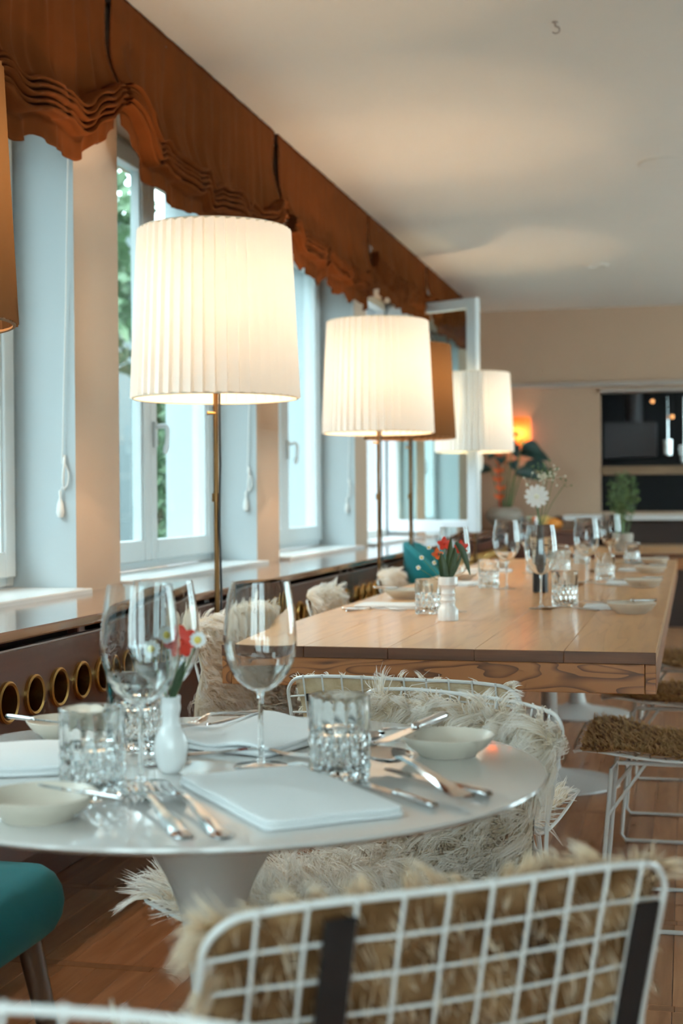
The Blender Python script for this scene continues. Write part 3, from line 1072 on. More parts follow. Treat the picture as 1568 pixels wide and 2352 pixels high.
def strands(P, N, G, L, seed, cid, ncl, width, clump=0.65, curl=0.4, up=0.75, rnd=0.35, rt=None):
    """ribbon mesh of tapered hair strands; P roots, N normals, G comb direction, L lengths, cid clump ids"""
    r = np.random.default_rng(seed)
    n = len(P)
    cr = r.normal(size=(ncl, 3))
    d = N * up + G * (1 - up) + r.normal(size=(n, 3)) * rnd * 0.4 + cr[cid] * rnd
    d /= np.linalg.norm(d, axis=1, keepdims=True)
    g = np.array([0, 0, -1.0])
    K = 4
    pts = [P]
    cur = P.copy()
    dd = d.copy()
    cb = r.normal(size=(ncl, 3))
    for k in range(1, K):
        dd = dd + (g * 0.22 + G * 0.30 + cb[cid] * curl * 0.6) * (1.0 if k > 1 else 0.4)
        dd /= np.linalg.norm(dd, axis=1, keepdims=True)
        cur = cur + dd * (L / (K - 1))[:, None]
        pts.append(cur)
    # clumping: mean of clump at each level
    cntc = np.maximum(np.bincount(cid, minlength=ncl), 1)[:, None]
    for k in range(1, K):
        mean = np.stack([np.bincount(cid, pts[k][:, a], minlength=ncl) for a in range(3)], 1) / cntc
        f = clump * (k / (K - 1)) ** 0.8
        pts[k] = pts[k] * (1 - f) + mean[cid] * f
    # keep strands on the hair side of the skin
    for k in range(1, K):
        h = ((pts[k] - P) * N).sum(1)
        low = np.clip(0.004 * k - h, 0, None)
        pts[k] = pts[k] + N * low[:, None]
    side = np.cross(pts[-1] - pts[0], r.normal(size=(n, 3)))
    side /= np.linalg.norm(side, axis=1, keepdims=True) + 1e-9
    wid = width * (0.7 + 0.6 * r.random(n))
    prof = [1.0, 0.95, 0.7, 0.12]
    V = np.empty((n, K * 2, 3))
    for k in range(K):
        o = side * (wid * prof[k])[:, None] * 0.5
        V[:, 2 * k] = pts[k] - o
        V[:, 2 * k + 1] = pts[k] + o
    base = (np.arange(n) * (K * 2))[:, None]
    q = np.concatenate([base + np.array([2 * k, 2 * k + 1, 2 * k + 3, 2 * k + 2]) for k in range(K - 1)], 1).reshape(-1, 4)
    C = np.empty((n, K * 2, 4), np.float32)
    rv = r.random(n)
    for k in range(K):
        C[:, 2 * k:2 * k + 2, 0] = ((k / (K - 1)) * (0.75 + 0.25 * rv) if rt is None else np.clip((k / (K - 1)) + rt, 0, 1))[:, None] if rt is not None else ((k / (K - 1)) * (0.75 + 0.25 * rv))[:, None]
        C[:, 2 * k:2 * k + 2, 1] = rv[:, None]
    C[:, :, 2] = 0
    C[:, :, 3] = 1
    return V.reshape(-1, 3), q, C.reshape(-1, 4)

def strand_mesh(name, V, q, C, mat):
    me = bpy.data.meshes.new(name)
    me.vertices.add(len(V))
    me.vertices.foreach_set('co', V.astype(np.float32).ravel())
    me.loops.add(q.size)
    me.loops.foreach_set('vertex_index', q.astype(np.int32).ravel())
    me.polygons.add(len(q))
    me.polygons.foreach_set('loop_start', np.arange(0, q.size, 4, dtype=np.int32))
    me.polygons.foreach_set('loop_total', np.full(len(q), 4, np.int32))
    me.polygons.foreach_set('use_smooth', np.ones(len(q), bool))
    a = me.color_attributes.new('strand', 'FLOAT_COLOR', 'POINT')
    a.data.foreach_set('color', C.astype(np.float32).ravel())
    me.materials.append(MATS[mat])
    me.update()
    me.validate()
    return me

PELT_FLIP = 1

def sheepskin(x, y, rot, label, seed, n=14000, t0=0.02, t1=1.06, sw=0.97, length=0.045, mat='fleece_white', hide='hide', straps=(), width=0.0018,
              clump=0.65, edge=0.10, cell=0.016, fuzz=0):
    r = np.random.default_rng(seed)
    ph = r.random(8) * 6.28
    def width_at(t):
        return sw * (1 + edge * np.sin(9 * t + ph[0]) + edge * 0.5 * np.sin(21 * t + ph[1]))
    def surf(s, t):
        # s in -1..1 inside the skin outline
        ss = s * width_at(t)
        sc = np.clip(ss, -1.0, 1.0)
        ov = ss - sc
        p = shell(sc, t)
        nn = shell_n(sc, t)
        bump = 0.006 + 0.004 * np.sin(7 * ss + ph[2]) * np.sin(15 * t + ph[3])
        p = p + nn * (bump + 0.004)[..., None]
        # what overhangs the rim bends outwards and down
        p[..., 0] += ov * 0.18
        p[..., 1] -= np.abs(ov) * 0.12 * np.clip((t - 0.5) * 3, 0, 1)
        p[..., 2] -= np.abs(ov) * 0.10
        return p, nn
    th = thing('sheepskin', label, 'sheepskin', (x, y, 0), R(rot), 'sheepskins on the wire chairs')
    # pelt
    S, T = np.meshgrid(np.linspace(-1, 1, 27), np.linspace(t0, t1, 49))
    p, nn = surf(S, T)
    m = MB().grid(p.tolist())
    o = obj('pelt', m, hide, th, angle=None)
    md = o.modifiers.new('thickness', 'SOLIDIFY')
    md.thickness = 0.003
    md.offset = 0
    o.data.materials.append(MATS[hide if hide == 'hide_brown' else 'wool_base'])
    md.material_offset = PELT_FLIP
    for p_ in o.data.polygons:
        p_.material_index = 1 - PELT_FLIP
    # fleece
    s = r.uniform(-1, 1, n)
    k = r.random(n) < 0.12
    s[k] = np.sign(s[k]) * r.uniform(0.92, 1.0, k.sum())
    t = r.uniform(t0, t1, n)
    k = r.random(n) < 0.10
    t[k] = r.uniform(t1 - 0.06, t1, k.sum())
    P, Nn = surf(s, t)
    # outward lean at the edges
    e = np.clip((np.abs(s) - 0.85) / 0.15, 0, 1)
    Nn = Nn + np.stack([np.sign(s) * e * 1.2, 0 * e, -0.2 * e], -1)
    et = np.clip((t - (t1 - 0.05)) / 0.05, 0, 1)
    Nn = Nn + np.stack([0 * et, -0.25 * et, 0.8 * et], -1)
    Nn /= np.linalg.norm(Nn, axis=1, keepdims=True)
    up = shell(s * 0, np.clip(t + 0.002, 0, 2)) - shell(s * 0, np.clip(t - 0.002, 0, 2))
    G = -up / (np.linalg.norm(up, axis=1, keepdims=True) + 1e-9)
    flat = np.clip(1 - np.abs(G[:, 2]), 0, 1)
    G = G * 0.8 + np.stack([np.sign(s) * 0.4 * flat, 0 * s, 0 * s], -1)
    cellS, cellT = cell / 0.25, cell / ARC
    jit = r.normal(size=(n, 2)) * 0.18
    ci = np.floor((s + 1.2) / cellS + jit[:, 0]).astype(int)
    cj = np.floor((t + 0.2) / cellT + jit[:, 1]).astype(int)
    cid = np.abs(ci * 173 + cj)
    u, cid = np.unique(cid, return_inverse=True)
    L = length * (0.65 + 0.6 * r.random(n))
    lc = 0.75 + 0.5 * r.random(len(u))
    L = L * lc[cid]
    V, q, C = strands(P + Nn * 0.001, Nn, G, L, seed + 1, cid, len(u), width, clump)
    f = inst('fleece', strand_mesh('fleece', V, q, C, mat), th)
    f['kind'] = 'stuff'
    if fuzz:
        # wisps of wool pushed through to the back of the pelt
        s2, t2 = r.uniform(-0.95, 0.95, fuzz), r.uniform(0.55, t1, fuzz)
        P2, N2 = surf(s2, t2)
        cid2 = (np.floor((s2 + 1) * 9) * 40 + np.floor(t2 * 34)).astype(int)
        u2, cid2 = np.unique(cid2, return_inverse=True)
        V2, q2, C2 = strands(P2 - N2 * 0.002, -N2, np.tile(np.array([0, 0, -1.0]), (fuzz, 1)), 0.015 * (0.5 + r.random(fuzz)), seed + 2, cid2, len(u2), 0.0016, 0.5, 0.5, 0.45)
        f2 = inst('back_wool', strand_mesh('back_wool', V2, q2, C2, mat), th)
        f2['kind'] = 'stuff'
    for (s_, ta, tb, w) in straps:
        m = MB()
        rows = []
        for tt in np.linspace(ta, tb, 10):
            pc = shell(s_, tt)
            nc = shell_n(s_, tt)
            rows.append([tuple(pc + np.array([dx, 0, 0]) - nc * off) for dx, off in ((-w / 2, 0.009), (w / 2, 0.009), (w / 2, 0.012), (-w / 2, 0.012), (-w / 2, 0.009))])
        m.grid(rows)
        # buckle loop around the wire
        mid = (ta + tb) / 2
        pc = shell(s_, mid)
        nc = shell_n(s_, mid)
        so = obj('strap', m, 'strap_black', th, smooth=False)
    return th

wire_chair(-0.366, 1.493, 36.9, 'white wire chair in the right foreground seen from behind')
sheepskin(-0.366, 1.493, 36.9, 'thick cream sheepskin with black straps on the right foreground chair', 21, 18000, 0.05, 0.99, 0.93, 0.046, 'fleece_tan', 'hide', clump=0.45, fuzz=1500,
          straps=((-0.52, 0.70, 0.985, 0.030), (-0.50, 0.62, 0.72, 0.034), (0.86, 0.66, 0.95, 0.026)), width=0.0022)
wire_chair(-0.535, 2.225, 147, 'white wire chair across the round table, facing the camera')
sheepskin(-0.535, 2.225, 147, 'long-haired white sheepskin draped on the chair across the round table', 31, 20000, 0.0, 0.975, 0.92, 0.066, 'fleece_white', 'hide', width=0.0018, clump=0.55, edge=0.08, cell=0.017)
wire_chair(-0.505, 2.955, -8, 'white wire chair at the head of the pine table, seen from behind')
sheepskin(-0.505, 2.955, -8, 'cream sheepskin with two black straps on the chair at the pine table end', 41, 9000, 0.05, 0.995, 0.86, 0.03, 'fleece_white', 'hide_light',
          straps=((-0.72, 0.935, 0.955, 0.03), (0.46, 0.935, 0.955, 0.03)), width=0.0018)
wire_chair(-0.41, 0.595, 185, 'white wire chair at the bottom edge with only its top rail showing')
sheepskin(-0.41, 0.595, 185, 'cream sheepskin on the chair whose rail crosses the bottom left', 51, 5000, 0.05, 0.93, 0.85, 0.03, 'fleece_tan', 'hide', width=0.0022)
# left row, facing the pine table
wire_chair(-0.958, 3.69, -104, 'white wire chair left of the pine table, nearest of that row')
sheepskin(-0.958, 3.69, -104, 'white sheepskin with combed tan hair on the nearest chair left of the pine table', 61, 15000, 0.0, 1.03, 1.12, 0.045, 'fleece_white', 'hide_light', width=0.0017)
wire_chair(-0.985, 4.88, -90, 'white wire chair left of the pine table, second of that row')
sheepskin(-0.985, 4.88, -90, 'white sheepskin on the second chair left of the pine table', 71, 7000, 0.0, 1.03, 1.08, 0.045, 'fleece_white', 'hide', width=0.002)
wire_chair(-0.985, 6.02, -90, 'white wire chair left of the pine table in front of the teal armchair')
sheepskin(-0.985, 6.02, -90, 'white sheepskin on the chair in front of the teal armchair', 81, 6000, 0.0, 1.03, 1.08, 0.045, 'fleece_white', 'hide', width=0.0025)
# right row
wire_chair(-0.045, 3.87, 90, 'white wire chair at the right edge beside the pine table, nearest of its row')
sheepskin(-0.045, 3.87, 90, 'tan curly sheepskin on the seat of the nearest chair at the right edge', 91, 8000, 0.03, 0.9, 0.97, 0.022, 'fleece_brown', 'hide_brown', width=0.002, clump=0.8)
wire_chair(-0.03, 4.83, 90, 'white wire chair at the right edge, second of its row')
sheepskin(-0.03, 4.83, 90, 'brown sheepskin on the second chair at the right edge', 95, 6000, 0.03, 0.9, 0.97, 0.025, 'fleece_brown', 'hide_brown', width=0.0025)
wire_chair(-0.02, 5.85, 90, 'white wire chair at the right edge, third of its row')
sheepskin(-0.02, 5.85, 90, 'brown sheepskin on the third chair at the right edge', 97, 4000, 0.03, 0.9, 0.97, 0.025, 'fleece_brown', 'hide_brown', width=0.003)

# ------------------------------------------------------------------ teal chairs
def rounded_slab(hx, hy, z0, z1, cr, bulge=0.012, n=6):
    # cushion with rounded corners and softened edges
    m = MB()
    ring0 = []
    for cx_, cy_, a0 in ((hx - cr, hy - cr, 0), (-hx + cr, hy - cr, 90), (-hx + cr, -hy + cr, 180), (hx - cr, -hy + cr, 270)):
        for k in range(n + 1):
            a = R(a0 + 90 * k / n)
            ring0.append((cx_ + cr * math.cos(a), cy_ + cr * math.sin(a), math.cos(a), math.sin(a)))
    h = z1 - z0
    rows = []
    for k in range(0, 9):
        a = -math.pi / 2 + math.pi * k / 8
        rr = math.cos(a)
        zz = z0 + h / 2 + h / 2 * math.sin(a)
        rows.append([(x - cx2 * (1 - rr) * h * 0.5, y - cy2 * (1 - rr) * h * 0.5, zz) for x, y, cx2, cy2 in ring0])
    N = len(ring0)
    vs = [p for r_ in rows for p in r_]
    fs = []
    for i in range(len(rows) - 1):
        for k in range(N):
            l = (k + 1) % N
            fs.append((i * N + k, i * N + l, (i + 1) * N + l, (i + 1) * N + k))
    # domed top
    last = (len(rows) - 1) * N
    base = len(vs)
    for q in (0.75, 0.45, 0.15):
        vs += [(x * q, y * q, rows[-1][k][2] + bulge * (1 - q * q)) for k, (x, y, _) in enumerate(rows[-1])]
    prev = last
    for j in range(3):
        cur = base + j * N
        for k in range(N):
            l = (k + 1) % N
            fs.append((prev + k, prev + l, cur + l, cur + k))
        prev = cur
    fs.append(tuple(prev + k for k in range(N)))
    fs.append(tuple(range(N - 1, -1, -1)))
    return m.add(vs, fs)

def teal_chair(x, y, rot, label, armchair=False):
    t = thing('velvet_chair', label, 'chair', (x, y, 0), R(rot), 'teal velvet chairs')
    obj('seat', rounded_slab(0.235, 0.23, 0.38, 0.50, 0.09), 'teal_velvet', t)
    # wrapped back shell
    top = 0.88 if armchair else 0.79
    span = 100 if armchair else 62
    rows = []
    for k in range(25):
        a = R(-span + 2 * span * k / 24)
        row = []
        for j in range(13):
            v = j / 12
            hh = (top - 0.44) * (1 - (0.55 if armchair else 0.12) * (abs(k - 12) / 12) ** 2.2)
            z = 0.44 + hh * v
            rr = 0.255 + 0.03 * v
            row.append((rr * math.sin(a), -rr * math.cos(a) * 0.95 + 0.02, z))
        rows.append(row)
    m = MB().grid(rows)
    o = obj('backrest', m, 'teal_velvet', t, angle=None)
    md = o.modifiers.new('pad', 'SOLIDIFY')
    md.thickness = 0.045
    md.offset = 1
    bv = o.modifiers.new('soft', 'BEVEL')
    bv.width = 0.018
    bv.segments = 3
    bv.limit_method = 'ANGLE'
    for sx in (-1, 1):
        for sy in (-1, 1):
            lm = MB()
            top_ = (sx * 0.165, sy * 0.15, 0.375)
            bot = (sx * 0.215, sy * 0.225, 0.002)
            lm.tube([top_, tuple((np.array(top_) + np.array(bot)) / 2), bot], [0.024, 0.020, 0.012], 12)
            obj('leg', lm, 'walnut', t)
    return t

near_chair = teal_chair(-1.19, 2.01, -90, 'teal velvet chair with wooden legs cut off at the left edge')
near_chair.scale = (1, 0.8, 1)
teal_chair(-1.165, 7.18, -90, 'teal velvet armchair beside the far part of the pine table', True)

# ------------------------------------------------------------------ glassware
def wg_parts():
    ob = catmull([(0.0045, 0.104), (0.020, 0.110), (0.036, 0.126), (0.0463, 0.148), (0.0503, 0.172), (0.0490, 0.200), (0.0455, 0.228), (0.0408, 0.256)], 5)
    inn = [(max(0.0004, r - 0.0011 + 0.0006 * max(0, (z - 0.2) / 0.056)), z + 0.0012 * (1 if z < 0.13 else 0)) for r, z in ob]
    inn[0] = (0.0004, 0.1075)
    prof = [(0.0004, 0.1042)] + [tuple(p) for p in ob] + [tuple(p) for p in reversed(inn)]
    bowl = MB().lathe(prof, 56).mesh('bowl', 'crystal', True, 35)
    st = catmull([(0.0065, 0.0062), (0.0042, 0.015), (0.0034, 0.04), (0.0034, 0.075), (0.0040, 0.096), (0.0058, 0.1038)], 5)
    stem = MB().lathe([(0.0004, 0.0062)] + [tuple(p) for p in st] + [(0.0004, 0.1039)], 20).mesh('stem', 'crystal', True, None)
    foot = MB().lathe([(0.0004, 0.0006), (0.037, 0.0006), (0.038, 0.0012), (0.037, 0.002), (0.02, 0.0034), (0.008, 0.006), (0.0004, 0.0061)], 40).mesh('foot', 'wine_glass_clear', True, None)
    return bowl, stem, foot

WG = wg_parts()

def wine_glass(x, y, label, sc=1.0, z=TZ):
    t = thing('wine_glass', label, 'wine glass', (x, y, z + 0.0002), random.random() * 6, 'wine glasses on the tables')
    inst('bowl', WG[0], t, scale=sc)
    inst('stem', WG[1], t, scale=sc)
    inst('foot', WG[2], t, scale=sc)

def tumbler_mesh():
    H_, r0 = 0.108, 0.0405
    seg = 96
    zs = [0, 0.003] + list(np.linspace(0.006, 0.060, 22)) + [0.063, 0.075, 0.095, 0.100, 0.1045, 0.108]
    rows = []
    def tri(x):
        x = x - math.floor(x)
        return abs(x - 0.5) * 2
    for z in zs:
        row = []
        for k in range(seg):
            a = 2 * math.pi * k / seg
            u = 16 * k / seg
            if z <= 0.003:
                r_ = r0 - 0.004 + z
            elif z < 0.0615:
                w = z / 0.0165
                d = min(tri(u + w * 0.5), tri(u - w * 0.5))
                r_ = r0 - 0.0042 * (1 - d) + 0.0005
            elif z < 0.101:
                r_ = r0 - 0.0013 * (tri(u) ** 2) * (1 if z < 0.09 else 0.3)
            else:
                r_ = r0 - 0.0004
            row.append((r_, a, z))
        rows.append(row)
    vs, fs = [], []
    for row in rows:
        vs += [(r_ * math.cos(a), r_ * math.sin(a), z) for r_, a, z in row]
    inner = [(r0 - 0.0014, 0.1083), (r0 - 0.0034, 0.1075), (r0 - 0.0050, 0.07), (r0 - 0.0065, 0.022), (r0 - 0.012, 0.014), (0.0004, 0.0125)]
    for r_, z in inner:
        vs += [(r_ * math.cos(2 * math.pi * k / seg), r_ * math.sin(2 * math.pi * k / seg), z) for k in range(seg)]
    nr = len(rows) + len(inner)
    for i in range(nr - 1):
        for k in range(seg):
            l = (k + 1) % seg
            fs.append((i * seg + k, i * seg + l, (i + 1) * seg + l, (i + 1) * seg + k))
    fs.append(tuple(range(seg - 1, -1, -1)))
    m = MB()
    m.add(vs, fs)
    return m.mesh('tumbler', 'crystal', True, 12)

TUM = tumbler_mesh()

def tumbler(x, y, label, sc=1.0):
    o = inst('crystal_tumbler', TUM, None, (x, y, TZ + 0.0003), (0, 0, random.random() * 6), sc)
    tag(o, label, 'tumbler', 'cut crystal tumblers on the tables')

# ------------------------------------------------------------------ tableware
def plate_mesh():
    prof = [(0.0004, 0.003), (0.034, 0.003), (0.036, 0.0), (0.040, 0.0), (0.043, 0.004), (0.056, 0.013), (0.066, 0.025), (0.0675, 0.0285), (0.0665, 0.0292), (0.0645, 0.027),
            (0.054, 0.0165), (0.042, 0.009), (0.025, 0.0065), (0.0004, 0.006)]
    def rf(r, t, i, z):
        return r * (1 + 0.012 * math.sin(3 * t) * (z / 0.03) + 0.008 * math.sin(5 * t + 1) * (z / 0.03))
    return MB().lathe(prof, 56, rf).mesh('plate', 'stoneware', True, 50)

PLATE = plate_mesh()

def plate(x, y, label, sc=1.0):
    tag(inst('bread_plate', PLATE, None, (x, y, TZ + 0.0003), (0, 0, random.random() * 6), sc), label, 'plate', 'cream stoneware bread plates')

def cutlery_meshes():
    d = {}
    # round hollow handle, local +y from handle end to tip, unit length scaled
    hd = MB()
    pts = [(0, 0.000), (0.0045, 0.0005), (0.0066, 0.004), (0.0068, 0.012), (0.0062, 0.05), (0.0052, 0.085), (0.0046, 0.092), (0.0062, 0.095), (0.0062, 0.099), (0.0035, 0.102), (0.0004, 0.103)]
    hd.lathe([(max(r, 0.0003), z) for r, z in pts], 14)
    hd.v = [(x, z, y * 0.82 + 0.0057) for x, y, z in hd.v]
    hd.f = [tuple(reversed(f)) for f in hd.f]
    d['knife_handle'] = hd.mesh('handle', 'steel')
    bl = MB()
    P = []
    for k in range(13):
        v = k / 12
        y = 0.10 + 0.115 * v
        top = 0.0035
        w = 0.0085 + 0.0012 * math.sin(v * 2.4)
        tip = max(0.0, (v - 0.8) / 0.2)
        lo = -w + w * 1.0 * tip ** 2
        P.append((y, top, lo))
    vs, fs = [], []
    for y, a, b2 in P:
        vs += [(a, y, 0.0062), (b2, y, 0.0055), (b2, y, 0.0050), (a, y, 0.0044)]
    for k in range(12):
        for j in range(4):
            l = (j + 1) % 4
            fs.append((k * 4 + j, k * 4 + l, k * 4 + 4 + l, k * 4 + 4 + j))
    fs.append((0, 1, 2, 3))
    fs.append((51, 50, 49, 48))
    d['blade'] = bl.add(vs, fs).mesh('blade', 'steel', True, 35)

    def strip(prof):
        # prof: list of (y, halfwidth, z, thick)
        vs, fs = [], []
        for y, w, z, th in prof:
            vs += [(-w, y, z), (-w * 0.6, y, z + th), (w * 0.6, y, z + th), (w, y, z), (w * 0.6, y, z - th * 0.3), (-w * 0.6, y, z - th * 0.3)]
        n = 6
        for i in range(len(prof) - 1):
            for j in range(n):
                l = (j + 1) % n
                fs.append((i * n + j, i * n + l, (i + 1) * n + l, (i + 1) * n + j))
        fs.append(tuple(range(n - 1, -1, -1)))
        fs.append(tuple((len(prof) - 1) * n + j for j in range(n)))
        return MB().add(vs, fs)
    d['handle'] = strip([(0, 0.004, 0.0012, 0.002), (0.006, 0.0085, 0.0012, 0.0028), (0.02, 0.0095, 0.0014, 0.003), (0.06, 0.0065, 0.005, 0.003), (0.10, 0.0036, 0.010, 0.003), (0.128, 0.0032, 0.0115, 0.003), (0.138, 0.0045, 0.0108, 0.0022)]).mesh('handle', 'steel')
    d['fork_head'] = strip([(0.138, 0.0045, 0.0108, 0.0022), (0.146, 0.0105, 0.0088, 0.0016), (0.156, 0.0122, 0.006, 0.0015), (0.166, 0.0122, 0.004, 0.0015)]).mesh('fork_head', 'steel')
    d['tine'] = strip([(0.1655, 0.0017, 0.004, 0.0014), (0.18, 0.0015, 0.0022, 0.0014), (0.195, 0.0014, 0.0028, 0.0013), (0.208, 0.0012, 0.0052, 0.0012), (0.212, 0.0005, 0.0062, 0.0006)]).mesh('tine', 'steel')
    sb = MB()
    P = []
    for i in range(15):
        v = i / 14
        y = 0.134 + 0.068 * v
        hw = max(0.0035, 0.0215 * math.sin(math.pi * min(1, v * 0.93 + 0.05)) ** 0.62) if i < 14 else 0.003
        row = []
        for j in range(11):
            s = -1 + 2 * j / 10
            dep = 0.0095 * math.sin(math.pi * v) ** 0.7
            row.append((s * hw, y, 0.0108 - dep * (1 - s * s)))
        P.append(row)
    sb.grid(P)
    d['spoon_bowl'] = sb.mesh('spoon_bowl', 'steel', True, None)
    return d

CUT = cutlery_meshes()

def lay(kind, tail, head, label, z=TZ, group='cutlery on the tables', L=None, tilt=0.0, roll=0.0, detail=True, wide=1.0):
    """tail = handle end, head = working end, both (x, y)"""
    dx, dy = head[0] - tail[0], head[1] - tail[1]
    rot = math.atan2(-dx, dy)
    ln = math.hypot(dx, dy)
    base = {'knife': 0.215, 'fork': 0.212, 'spoon': 0.202}[kind]
    k = (L or ln) / base
    t = thing({'knife': 'table_knife', 'fork': 'dinner_fork', 'spoon': 'dinner_spoon'}[kind], label, kind, (tail[0], tail[1], z + 0.0006), rot, group)
    t.rotation_euler = (tilt, roll, rot)
    s = (min(k, 1.25) * wide, k, min(k, 1.2))
    if kind == 'knife':
        inst('handle', CUT['knife_handle'], t, scale=s)
        inst('blade', CUT['blade'], t, scale=s)
    elif kind == 'fork':
        inst('handle', CUT['handle'], t, scale=s)
        hd = inst('fork_head', CUT['fork_head'], t, scale=s)
        for xx in (-0.0103, -0.0035, 0.0035, 0.0103):
            inst('tine', CUT['tine'], hd, (xx, 0, 0))
    else:
        inst('handle', CUT['handle'], t, scale=s)
        b_ = inst('spoon_bowl', CUT['spoon_bowl'], t, scale=s)
        if 'SOLID' not in [m_.type for m_ in b_.modifiers]:
            md = b_.modifiers.new('thickness', 'SOLIDIFY')
            md.thickness = 0.0012
    return t

def napkin(x, y, rot, w, l, label, z=TZ, h=0.013, wave=0.0, seed=0):
    """folded linen: stacked layers joined along a rolled fold on the -y side"""
    r = np.random.default_rng(seed)
    t = thing('folded_napkin', label, 'napkin', (x, y, z + 0.0005), R(rot), 'white linen napkins')
    n = 2
    th = h / n
    for k in range(n):
        m = MB()
        hw, hl = w / 2 - 0.0015 * k, l / 2 - 0.002 * k
        cr = 0.011
        ring0 = []
        for cx_, cy_, a0 in ((hw - cr, hl - cr, 0), (-hw + cr, hl - cr, 90), (-hw + cr, -hl + cr, 180), (hw - cr, -hl + cr, 270)):
            for q in range(4):
                a = R(a0 + 30 * q)
                ring0.append((cx_ + cr * math.cos(a), cy_ + cr * math.sin(a), math.cos(a), math.sin(a)))
        # densify the straight sides
        ring = []
        for q in range(len(ring0)):
            p0, p1 = np.array(ring0[q]), np.array(ring0[(q + 1) % len(ring0)])
            nn = max(1, int(np.linalg.norm((p1 - p0)[:2]) / 0.018))
            for e in range(nn):
                ring.append(p0 + (p1 - p0) * e / nn)
        def zz(x_, y_):
            return wave * (0.5 + 0.5 * math.sin(9 * x_ / w + 2.2 * y_ / l * 3 + seed)) * (k + 1) / n + 0.0007 * math.sin(60 * x_ + seed) * math.sin(47 * y_ + seed * 2)
        vs, fs = [], []
        lev = [(-90, 1.0), (-45, 1.0), (0, 1.0), (45, 1.0), (90, 1.0), (90, 0.86), (90, 0.6), (90, 0.3), (90, 0.05)]
        NR = len(ring)
        for ang, sc_k in lev:
            a = R(ang)
            ins = th * 0.5 * (1 - math.cos(a))
            for x_, y_, nx_, ny_ in ring:
                X_, Y_ = (x_ - nx_ * ins) * sc_k, (y_ - ny_ * ins) * sc_k
                z_ = th * k + th * 0.5 + th * 0.5 * math.sin(a)
                crown = 0.0022 * (1 - sc_k) if k == n - 1 else 0
                vs.append((X_, Y_, max(0.0, z_ + zz(X_, Y_) * (1 if ang >= 0 or k else 0.2) + crown)))
        for i_ in range(len(lev) - 1):
            for q in range(NR):
                l2 = (q + 1) % NR
                fs.append((i_ * NR + q, i_ * NR + l2, (i_ + 1) * NR + l2, (i_ + 1) * NR + q))
        fs.append(tuple((len(lev) - 1) * NR + q for q in range(NR)))
        obj('cloth_layer', m.add(vs, fs), 'linen', t, angle=None)
    return t

# --- round table settings
wine_glass(-0.562, 1.844, 'empty wine glass standing alone in the middle of the round table', 0.985)
wine_glass(-0.675, 1.693, 'leftmost empty wine glass, behind the left crystal tumbler')
wine_glass(-0.700, 1.842, 'empty wine glass just right of the leftmost, behind the bud vase', 0.985)
tumbler(-0.440, 1.793, 'cut crystal tumbler right of the white napkin on the round table')
tumbler(-0.712, 1.625, 'cut crystal tumbler at the left of the round table')
tumbler(-0.785, 1.945, 'cut crystal tumbler half hidden behind the leftmost wine glasses')
plate(-0.330, 1.985, 'cream stoneware plate at the right edge of the round table')
plate(-0.722, 1.495, 'cream stoneware plate at the left front of the round table')
plate(-0.925, 2.02, 'cream stoneware plate at the far left of the round table', 0.95)
napkin(-0.472, 1.650, 39, 0.175, 0.295, 'thick folded white napkin at the front of the round table', h=0.012, seed=1)
napkin(-0.625, 2.065, -18, 0.20, 0.27, 'folded white napkin at the back of the round table', h=0.012, wave=0.007, seed=2)
napkin(-0.905, 1.80, 25, 0.17, 0.21, 'folded white napkin at the left of the round table', h=0.014, seed=3)
lay('fork', (-0.522, 1.435), (-0.688, 1.667), 'left one of the two forks in front of the napkin', wide=1.05)
lay('fork', (-0.480, 1.443), (-0.648, 1.682), 'right one of the two forks in front of the napkin', wide=1.05)
lay('knife', (-0.285, 1.628), (-0.415, 1.765), 'table knife lying along the front napkin', wide=1.2)
lay('knife', (-0.232, 1.70), (-0.392, 1.845), 'table knife nearest the right rim of the round table', wide=1.2)
lay('spoon', (-0.250, 1.650), (-0.420, 1.895), 'large dinner spoon resting across the two knives', z=TZ + 0.011, wide=1.3)
lay('spoon', (-0.40, 2.22), (-0.475, 2.04), 'spoon lying behind the right crystal tumbler')
lay('knife', (-0.354, 2.107), (-0.404, 1.847), 'butter knife laid over the right stoneware plate', z=TZ + 0.030)
lay('knife', (-0.604, 1.463), (-0.733, 1.518), 'butter knife laid over the left front plate', z=TZ + 0.030)
lay('knife', (-1.015, 1.995), (-0.889, 1.948), 'butter knife laid over the far left plate', z=TZ + 0.029)
lay('knife', (-0.700, 2.215), (-0.765, 2.06), 'table knife beside the back napkin', z=TZ, L=0.2)
lay('fork', (-0.672, 2.19), (-0.735, 2.02), 'fork beside the back napkin', z=TZ + 0.02, L=0.2)
lay('fork', (-0.700, 1.905), (-0.515, 1.925), 'fork lying in front of the back napkin', L=0.2)
lay('knife', (-1.0, 1.72), (-0.865, 1.735), 'table knife at the left edge of the round table', L=0.2)

# --- bud vases
def bud_vase(x, y, label):
    pr = catmull([(0.011, 0.0), (0.0165, 0.006), (0.021, 0.022), (0.0225, 0.036), (0.019, 0.052), (0.0125, 0.064), (0.0115, 0.076), (0.0135, 0.086), (0.0125, 0.094), (0.0135, 0.102)], 5)
    prof = [(0.0004, 0.0)] + [tuple(p) for p in pr] + [(0.0105, 0.1015), (0.0095, 0.07), (0.0004, 0.06)]
    o = obj('bud_vase', MB().lathe(prof, 36), 'vase_white', None, loc=(x, y, TZ + 0.0003))
    tag(o, label, 'vase')

bud_vase(-0.668, 1.782, 'small white bulbous bud vase on the round table')

def petal(l, w, cup, mat, name='petal'):
    P = []
    for i in range(7):
        v = i / 6
        hw = w * math.sin(math.pi * (0.12 + 0.83 * v)) ** 0.8
        row = [(s * hw, l * v, cup * v * v + 0.15 * hw * s * s) for s in (-1, -0.5, 0, 0.5, 1)]
        P.append(row)
    return MB().grid(P).mesh(name, mat, True, None)

